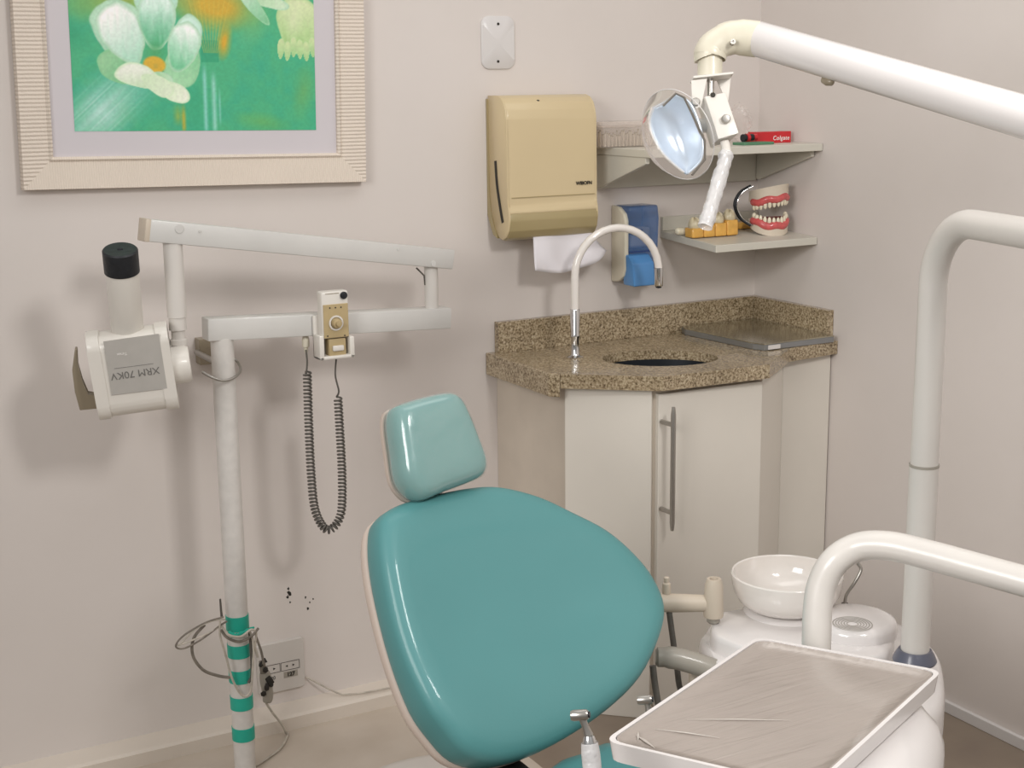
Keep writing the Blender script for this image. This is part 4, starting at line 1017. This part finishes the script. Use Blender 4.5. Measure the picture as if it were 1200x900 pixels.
# ---------------------------------------------------------------- lamp on its post
pc = D(1072, 768, 2.62)
plx, ply = pc.x, pc.y
lp = thing('dental_lamp', 'white dental operating lamp on a bent post over the cuspidor', 'lamp', (plx, ply, pc.z))
dpost = (pc-EYE).dot(FW)
link('post_collar', lathe(pc-V((0, 0, .012)), Z3, [(0, 0), (.038, 0), (.040, .004), (.036, .014), (.030, .024), (.026, .024), (0, .012)], 32), M['slate'], lp)
J = D(1200, 137, 2.02)+(D(1200, 137, 2.02)-D(886, 45, 2.47)).normalized()*.34
zj = P(1076, 547, 'Y', ply).z
def pp(z): return V((plx, ply, z))
link('lower_post', tube([pp(pc.z-.01), pp(zj)], .0258, 28), M['paint'], lp)
link('post_ring', lathe(pp(zj-.0015), Z3, [(.024, 0), (.0265, 0), (.0265, .005), (.024, .005)], 28), M['greyarm'], lp)
zbend = P(1105, 250, 'Y', ply).z
hdir = V((J.x-plx, J.y-ply, 0)).normalized()
z_h = P(1175, 250, 'Y', ply).z
up = [pp(zj+.003), pp((zj+z_h)/2), pp(z_h-.115)]
for k in range(1, 13):
    t = math.pi/2*k/12; up.append(pp(z_h-.115)+hdir*.115*(1-math.cos(t))+Z3*.115*math.sin(t))
Jh = V((J.x, J.y, 0)); L_ = (Jh-V((plx, ply, 0))).length
up += [pp(z_h)+hdir*L_*.6, pp(z_h)+hdir*L_]
link('upper_post', tube(up, .0245, 28), M['paint'], lp)
Jb = pp(z_h)+hdir*L_
# spring arm
A0 = D(886, 45, 2.47); A1 = D(1200, 137, 2.02)
Ad = (A1-A0).normalized(); A2 = A1+Ad*.34
link('pivot_column', tube([Jb-Z3*.02, V((Jb.x, Jb.y, A2.z+.04))], .03, 24), M['paint'], lp)
A2 = V((Jb.x, Jb.y, A2.z))
link('spring_arm', tube([A0, A1, A1.lerp(A2, .5), A2], .0300, 32), M['gloss'], lp)
pv = D(970, 92, 2.33)
link('release_tab', lathe(pv+V((0, 0, -.004)), Ad, [(0, -.016), (.006, -.010), (.008, 0), (.006, .010), (0, .016)], 12), M['taupe'], lp)
eb_ = [D(832, 90, 2.47), D(832, 70, 2.47), D(832, 66, 2.47), D(836, 55, 2.47), D(858, 44, 2.47), D(888, 46, 2.465)]
link('elbow', tube(crom(eb_, 6), [.0215]*6+[.0215]*3+[.028]*3+[.0285]*4+[.0275]*6+[.029]*4+[.031]*5, 28), M['ivory'], lp)
link('elbow_screw', lathe(D(859, 49, 2.435), -FW, [(0, -.01), (.0045, -.01), (.0045, .002), (.002, .002), (0, .0)], 14), M['brushed'], lp)
# yoke
dY = 2.47
r_im, u_im = RT, UP
yk = thing
tpz = D(834, 91, dY)
ykx = (D(857, 88, dY)-D(810, 93, dY)); 
link('yoke_plate', obox(tpz, ykx*.5, FW*.022, UP*.0022, .001, 1), M['plastic'], lp)
ear1 = [D(x, y, 2.455) for x, y in ((810, 94), (829, 91), (822, 125), (816, 128), (811, 124))]
ear2 = [D(x, y, 2.485) for x, y in ((838, 91), (857, 88), (854, 118), (851, 119), (841, 96))]
link('yoke_ear', prism(ear1, FW*.004, .0008, 1), M['plastic'], lp)
link('yoke_ear', prism(ear2, FW*.004, .0008, 1), M['plastic'], lp)
link('pivot_bolt', lathe(D(815, 120, 2.455), -FW, [(0, -.004), (.0075, -.004), (.0075, .004), (.006, .006), (0, .006)], 20), M['brushed'], lp)
link('yoke_pin', tube([D(833, 92, 2.47), D(833, 112, 2.47)], .006, 14), M['brushed'], lp)
# box head
bf = [D(826, 113, 2.45), D(850, 108, 2.45), D(866, 156, 2.43), D(842, 163, 2.43)]
bkv = D(832, 173, 2.49)-D(842, 163, 2.43)
hbx = link('lamp_housing', prism(bf, bkv, .0015, 2), M['plastic'], lp)
link('housing_knob', lathe(D(850, 140, 2.438), -FW, [(0, -.002), (.0078, -.002), (.0078, .007), (.006, .010), (0, .0105)], 20), M['brushed'], lp)
link('cable_hole', lathe(D(835.5, 111, 2.447), -FW, [(0, -.001), (.0045, -.001), (.004, .001), (0, .0012)], 14), M['dark'], lp)
# reflector dish
rn = ((-RT*.94-UP*.33)*.84-FW*.54).normalized()
ra = (UP*.94-RT*.33); ra = (ra-rn*ra.dot(rn)).normalized(); rb = rn.cross(ra)
rc = D(786, 161, 2.46)
Lp = crom([D(x, y, 2.49) for x, y in ((766, 127), (762, 140), (764, 155), (774, 175), (788, 190), (802, 202))], 6)
Rp = crom([D(x, y, 2.45) for x, y in ((790, 111), (808, 120), (819, 143), (824, 168), (821, 188), (806, 203))], 6)
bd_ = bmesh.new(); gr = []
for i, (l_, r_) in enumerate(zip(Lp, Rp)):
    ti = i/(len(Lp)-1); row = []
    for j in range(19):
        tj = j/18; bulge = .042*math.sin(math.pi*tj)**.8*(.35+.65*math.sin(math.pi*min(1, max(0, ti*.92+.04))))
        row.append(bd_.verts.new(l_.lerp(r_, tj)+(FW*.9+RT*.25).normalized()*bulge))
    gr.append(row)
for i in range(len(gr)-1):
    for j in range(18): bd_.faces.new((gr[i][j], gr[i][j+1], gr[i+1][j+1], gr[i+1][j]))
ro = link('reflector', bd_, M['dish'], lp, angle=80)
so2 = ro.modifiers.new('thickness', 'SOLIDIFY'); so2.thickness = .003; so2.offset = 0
link('reflector_rim', tube([l_ for l_ in Lp], .0020, 8), M['ceramic'], lp)
gn = (-RT*.72-UP*.42-FW*.55).normalized(); ga = (UP-gn*UP.dot(gn)).normalized(); gb = gn.cross(ga); gc = D(794, 158, 2.49)
shp = [(0, .046), (.02, .0445), (.04, .040), (.058, .030), (.070, .017), (.082, 0)]
link('clear_shield', lathe(gc, gn, shp, 56, xdir=ga), M['clear'], lp)
link('shield_rim', tube([gc+(ga*math.cos(2*math.pi*k/56)+gb*math.sin(2*math.pi*k/56))*.082 for k in range(56)], .0008, 6, closed=True), M['plate'], lp)
gw = [D(777, 124, 2.42), D(792, 109.5, 2.42), D(802, 114.5, 2.42), D(826, 165, 2.40), D(826, 187, 2.40), D(811, 205, 2.39)]
link('wire_guard', tube(gw, .0021, 8), mat('dull_steel_wire', (120, 114, 106), .35, metal=.6, var=.05), lp)
link('guard_bracket', tube([D(812, 133, 2.46), D(823, 160, 2.46)], .0035, 8), M['taupe'], lp)
link('reflector_mount', tube([D(812, 148, 2.515), D(840, 146, 2.48)], .012, 14), M['plastic'], lp)
# handle in plastic sleeve
hn2 = [D(849, 166, 2.45), D(851, 178, 2.445), D(846, 200, 2.44), D(836, 232, 2.42), D(829, 258, 2.41)]
hd2 = link('lamp_handle', tube(crom(hn2, 6), [.008]*6+[.0095]*19, 14, flat=(FW, .7)), M['plastic'], lp)
hs2 = [D(851, 177, 2.443), D(849, 190, 2.44), D(842, 213, 2.43), D(833, 243, 2.415), D(826, 266, 2.405)]
sl = tube(crom(hs2, 10), [.0128+.0006*math.sin(k*1.3)+.0008*math.sin(k*.4)-.003*(k<3) for k in range(41)], 20, cap=False)
for v in sl.verts: v.co += V((noise.noise(v.co*90), noise.noise(v.co*90+V((5, 0, 0))), noise.noise(v.co*90+V((0, 7, 0)))))*.0014
link('plastic_sleeve', sl, M['sleeve'], hd2, angle=25)

# ---------------------------------------------------------------- instrument delivery table
TZ = .80
tA = P(888, 746, 'Z', TZ); tB = P(1105, 786, 'Z', TZ); tC = P(707, 868, 'Z', TZ); tD = tB+(tC-tA)
tab = thing('instrument_table', 'white instrument table with film-wrapped steel tray in the foreground', 'instrument table', ((tA.x+tD.x)/2, (tA.y+tD.y)/2, .45))
def rq(pts, r, n=5):
    out = []
    for i, p in enumerate(pts):
        a = (pts[i-1]-p).normalized(); b_ = (pts[(i+1) % 4]-p).normalized()
        for k in range(n+1):
            t = k/n; p0 = p+a*r; p2 = p+b_*r; out.append(p0*(1-t)**2+p*2*t*(1-t)+p2*t*t)
    return out
tq = [tA, tB, tD, tC]
tc0 = (tA+tD)/2
rimo = rq(tq, .022)
def inset(pts, d):
    out = []
    for p in pts:
        v = p-tc0; e1 = (tB-tA).normalized(); e2 = (tC-tA).normalized(); g = e1.dot(e2); w1, w2 = v.dot(e1), v.dot(e2)
        a1, a2 = (w1-g*w2)/(1-g*g), (w2-g*w1)/(1-g*g)
        h1, h2 = (tB-tA).length/2, (tC-tA).length/2
        out.append(tc0+e1*a1*(h1-d)/h1+e2*a2*(h2-d)/h2)
    return out
def loft(rings, capfirst=True, caplast=True):
    b = bmesh.new(); R = [[b.verts.new(p) for p in r] for r in rings]; L = len(R[0])
    for A, B in zip(R, R[1:]):
        for k in range(L): b.faces.new((A[k], A[(k+1) % L], B[(k+1) % L], B[k]))
    if capfirst: b.faces.new(R[0][::-1])
    if caplast: b.faces.new(R[-1])
    return b
Zv = lambda z: V((0, 0, z))
link('tray_frame', loft([lift(inset(rimo, .012), Zv(-.030)), lift(inset(rimo, .003), Zv(-.026)), lift(inset(rimo, .0005), Zv(-.004)), rimo, lift(inset(rimo, .0055), Zv(0)), lift(inset(rimo, .0062), Zv(-.016)), ], True, True), M['gloss'], tab, angle=50)
link('tray', loft([lift(inset(rimo, .0065), Zv(-.008)), lift(inset(rimo, .0065), Zv(-.001)), lift(inset(rimo, .008), Zv(-.0008)), lift(inset(rimo, .013), Zv(-.0058)), lift(inset(rimo, .03), Zv(-.006))], False, True), M['tray'], tab, angle=50)
# wrinkle of the film by the near-left corner
e1 = (tB-tA).normalized(); e2 = (tC-tA).normalized()
wr = bmesh.new()
for (u0, v0, u1, v1, r_) in ((.020, .372, .058, .394, .0022), (.030, .345, .11, .33, .0014), (.05, .30, .16, .24, .0012), (.016, .36, .030, .385, .0018)):
    q0 = tA+e1*u0+e2*v0+Zv(-.0048); q1 = tA+e1*u1+e2*v1+Zv(-.0048)
    tube([q0, q0.lerp(q1, .5)+Zv(.0008), q1], [.0003, r_, .0003], 8, bm=wr, flat=(Z3, .6))
link('film_wrinkle', wr, mat('glossy_film_fold', (190, 182, 174), .1, coat=1, var=.03), tab)
# housing underneath
hh0 = tc0+V((0, 0, 0))
hg = bmesh.new()
ho2 = [D(x, y, d) for x, y, d in ()]
hz = .715
hp_ = [P(1108, 878, 'Z', hz), P(1092, 848, 'Z', hz), P(1060, 815, 'Z', hz), P(1010, 790, 'Z', hz), P(940, 800, 'Z', hz), P(850, 870, 'Z', hz), P(800, 940, 'Z', hz), P(850, 1010, 'Z', hz), P(980, 1040, 'Z', hz), P(1080, 960, 'Z', hz)]
hpo = crom([V((p.x, p.y, 0)) for p in hp_], 5, True)
link('control_housing', pad(hpo, Z3, [(0, hz-.10), (.75, hz-.10), (.9, hz-.085), (.985, hz-.045), (1, hz-.02), (.99, hz), (.93, hz+.022), (.8, hz+.042), (.6, hz+.053), (0, hz+.054)]), M['gloss'], tab, angle=60)
# support arm tube
ar = [D(957, 800, 2.17), D(957, 745, 2.17), D(958, 715, 2.17), D(963, 685, 2.17), D(978, 658, 2.165), D(1003, 642, 2.16), D(1035, 639, 2.14), D(1080, 648, 2.11), D(1200, 681, 2.02), D(1420, 742, 1.88)]
ar[0] = V((ar[1].x, ar[1].y, hz+.01)); ar[1] = V((ar[0].x, ar[0].y, ar[1].z))
arm = link('support_arm', tube(crom(ar, 8), .0222, 28), M['paint'], tab)
link('support_column', tube([V((ar[-1].x, ar[-1].y, 0)), ar[-1]+Z3*.05], .032, 24), M['paint'], tab)
link('arm_mount', tube([V((ar[0].x, ar[0].y, hz-.02)), V((tc0.x+.02, tc0.y+.02, hz-.02))], .03, 20), M['paint'], tab)
# instrument holder bar at the left edge (below the frame of the photo)
hb0 = P(700, 925, 'Z', .70); 
hl0 = D(694, 930, 1.66); hl1 = D(763, 850, 1.95)
tc_l = tA.lerp(tC, .5)
link('instrument_rail', tube([hl0+V((0, 0, -.01)), hl0.lerp(hl1, .5)+V((0, 0, -.035)), V((hpo[0].x, hpo[0].y, 0))*0+V((tc0.x-.05, tc0.y+.05, hz-.02))], .008, 12), M['greyarm'], tab)
def handpiece(label, pts, dist, k=1.0):
    h = thing('dental_handpiece', label, 'handpiece', D(pts[-1][0], pts[-1][1], dist), 'handpieces beside the tray')
    p = [D(x, y, dist) for x, y in pts]
    ax = (p[0]-p[1]).normalized(); hd0 = p[0]
    tr = (RT*.95-UP*-.1-FW*.2).normalized()
    link('head', lathe(hd0-tr*.012*k, tr, [(0, 0), (.0055*k, 0), (.0065*k, .003*k), (.0065*k, .018*k), (.005*k, .0205*k), (0, .021*k)], 20), M['brushed'], h)
    link('chuck', lathe(hd0+tr*.0085*k, tr, [(0, 0), (.0038*k, 0), (.0038*k, .002*k), (0, .002*k)], 14), M['black'], h)
    link('neck', tube([p[0], p[0].lerp(p[1], .5), p[1]], [.0045*k, .004*k, .0058*k], 16), M['brushed'], h)
    link('body', tube([p[1], p[1].lerp(p[2], .15), p[1].lerp(p[2], .6), p[2]], [.006*k, .0092*k, .0098*k, .0085*k], 20), M['chrome'], h)
    bp2 = [p[1].lerp(p[2], .12), p[1].lerp(p[2], .3), p[2], p[2]+(p[2]-p[1])*.3]
    link('plastic_sleeve', tube(bp2, [.010*k, .0112*k, .0112*k, .0112*k], 18, cap=False), M['sleeve'], h)
    return h
handpiece('steel dental handpiece in clear sleeve at the near corner of tray', [(681, 838), (690, 862), (697, 930)], 1.66)
handpiece('small steel dental handpiece head peeping over the tray edge', [(757, 820), (761, 834), (768, 880)], 1.98)

# ---------------------------------------------------------------- light
w = bpy.data.worlds.new('world'); sc.world = w; w.use_nodes = True
bgn = w.node_tree.nodes['Background']; bgn.inputs['Strength'].default_value = .66
wn = w.node_tree; wt = wn.nodes.new('ShaderNodeTexCoord'); ws = wn.nodes.new('ShaderNodeSeparateXYZ'); wr_ = wn.nodes.new('ShaderNodeValToRGB')
wm = wn.nodes.new('ShaderNodeMapRange'); wm.inputs[1].default_value = -1; wm.inputs[2].default_value = 1
wn.links.new(wt.outputs['Generated'], ws.inputs[0]); wn.links.new(ws.outputs['Z'], wm.inputs[0]); wn.links.new(wm.outputs[0], wr_.inputs['Fac']); wn.links.new(wr_.outputs['Color'], bgn.inputs['Color'])
we = wr_.color_ramp.elements; we[0].position = .35; we[0].color = (.17, .165, .158, 1); we[1].position = .8; we[1].color = (.80, .785, .765, 1)
def area(name, loc, target, size, power, col=(1, .95, .88)):
    ld_ = bpy.data.lights.new(name, 'AREA'); ld_.shape = 'RECTANGLE'; ld_.size = size[0]; ld_.size_y = size[1]; ld_.energy = power; ld_.color = col
    o = bpy.data.objects.new(name, ld_); C.objects.link(o); o.location = loc
    o.rotation_euler = (V(target)-V(loc)).to_track_quat('-Z', 'Y').to_euler(); return o
area('ceiling_light', (1.50, .25, 2.55), (1.7, 3.0, .9), (.40, .40), 26, (1, .98, .955))
fl = area('fill_light', (-1.1, .8, 2.1), (2.64, 1.9, .8), (1.2, 1.0), 19, (1, .98, .955)); fl.data.spread = 1.9  # added soft fill from the left to lift the right wall, no real fixture
area('overhead_fill', (1.5, 2.25, 2.68), (1.5, 2.25, 0), (1.8, .7), 6.5, (1, .98, .955))  # added overhead wash so the walls fall off downwards, not an actual panel
sc.view_settings.view_transform = 'Standard'; sc.view_settings.look = 'None'; sc.view_settings.exposure = 0
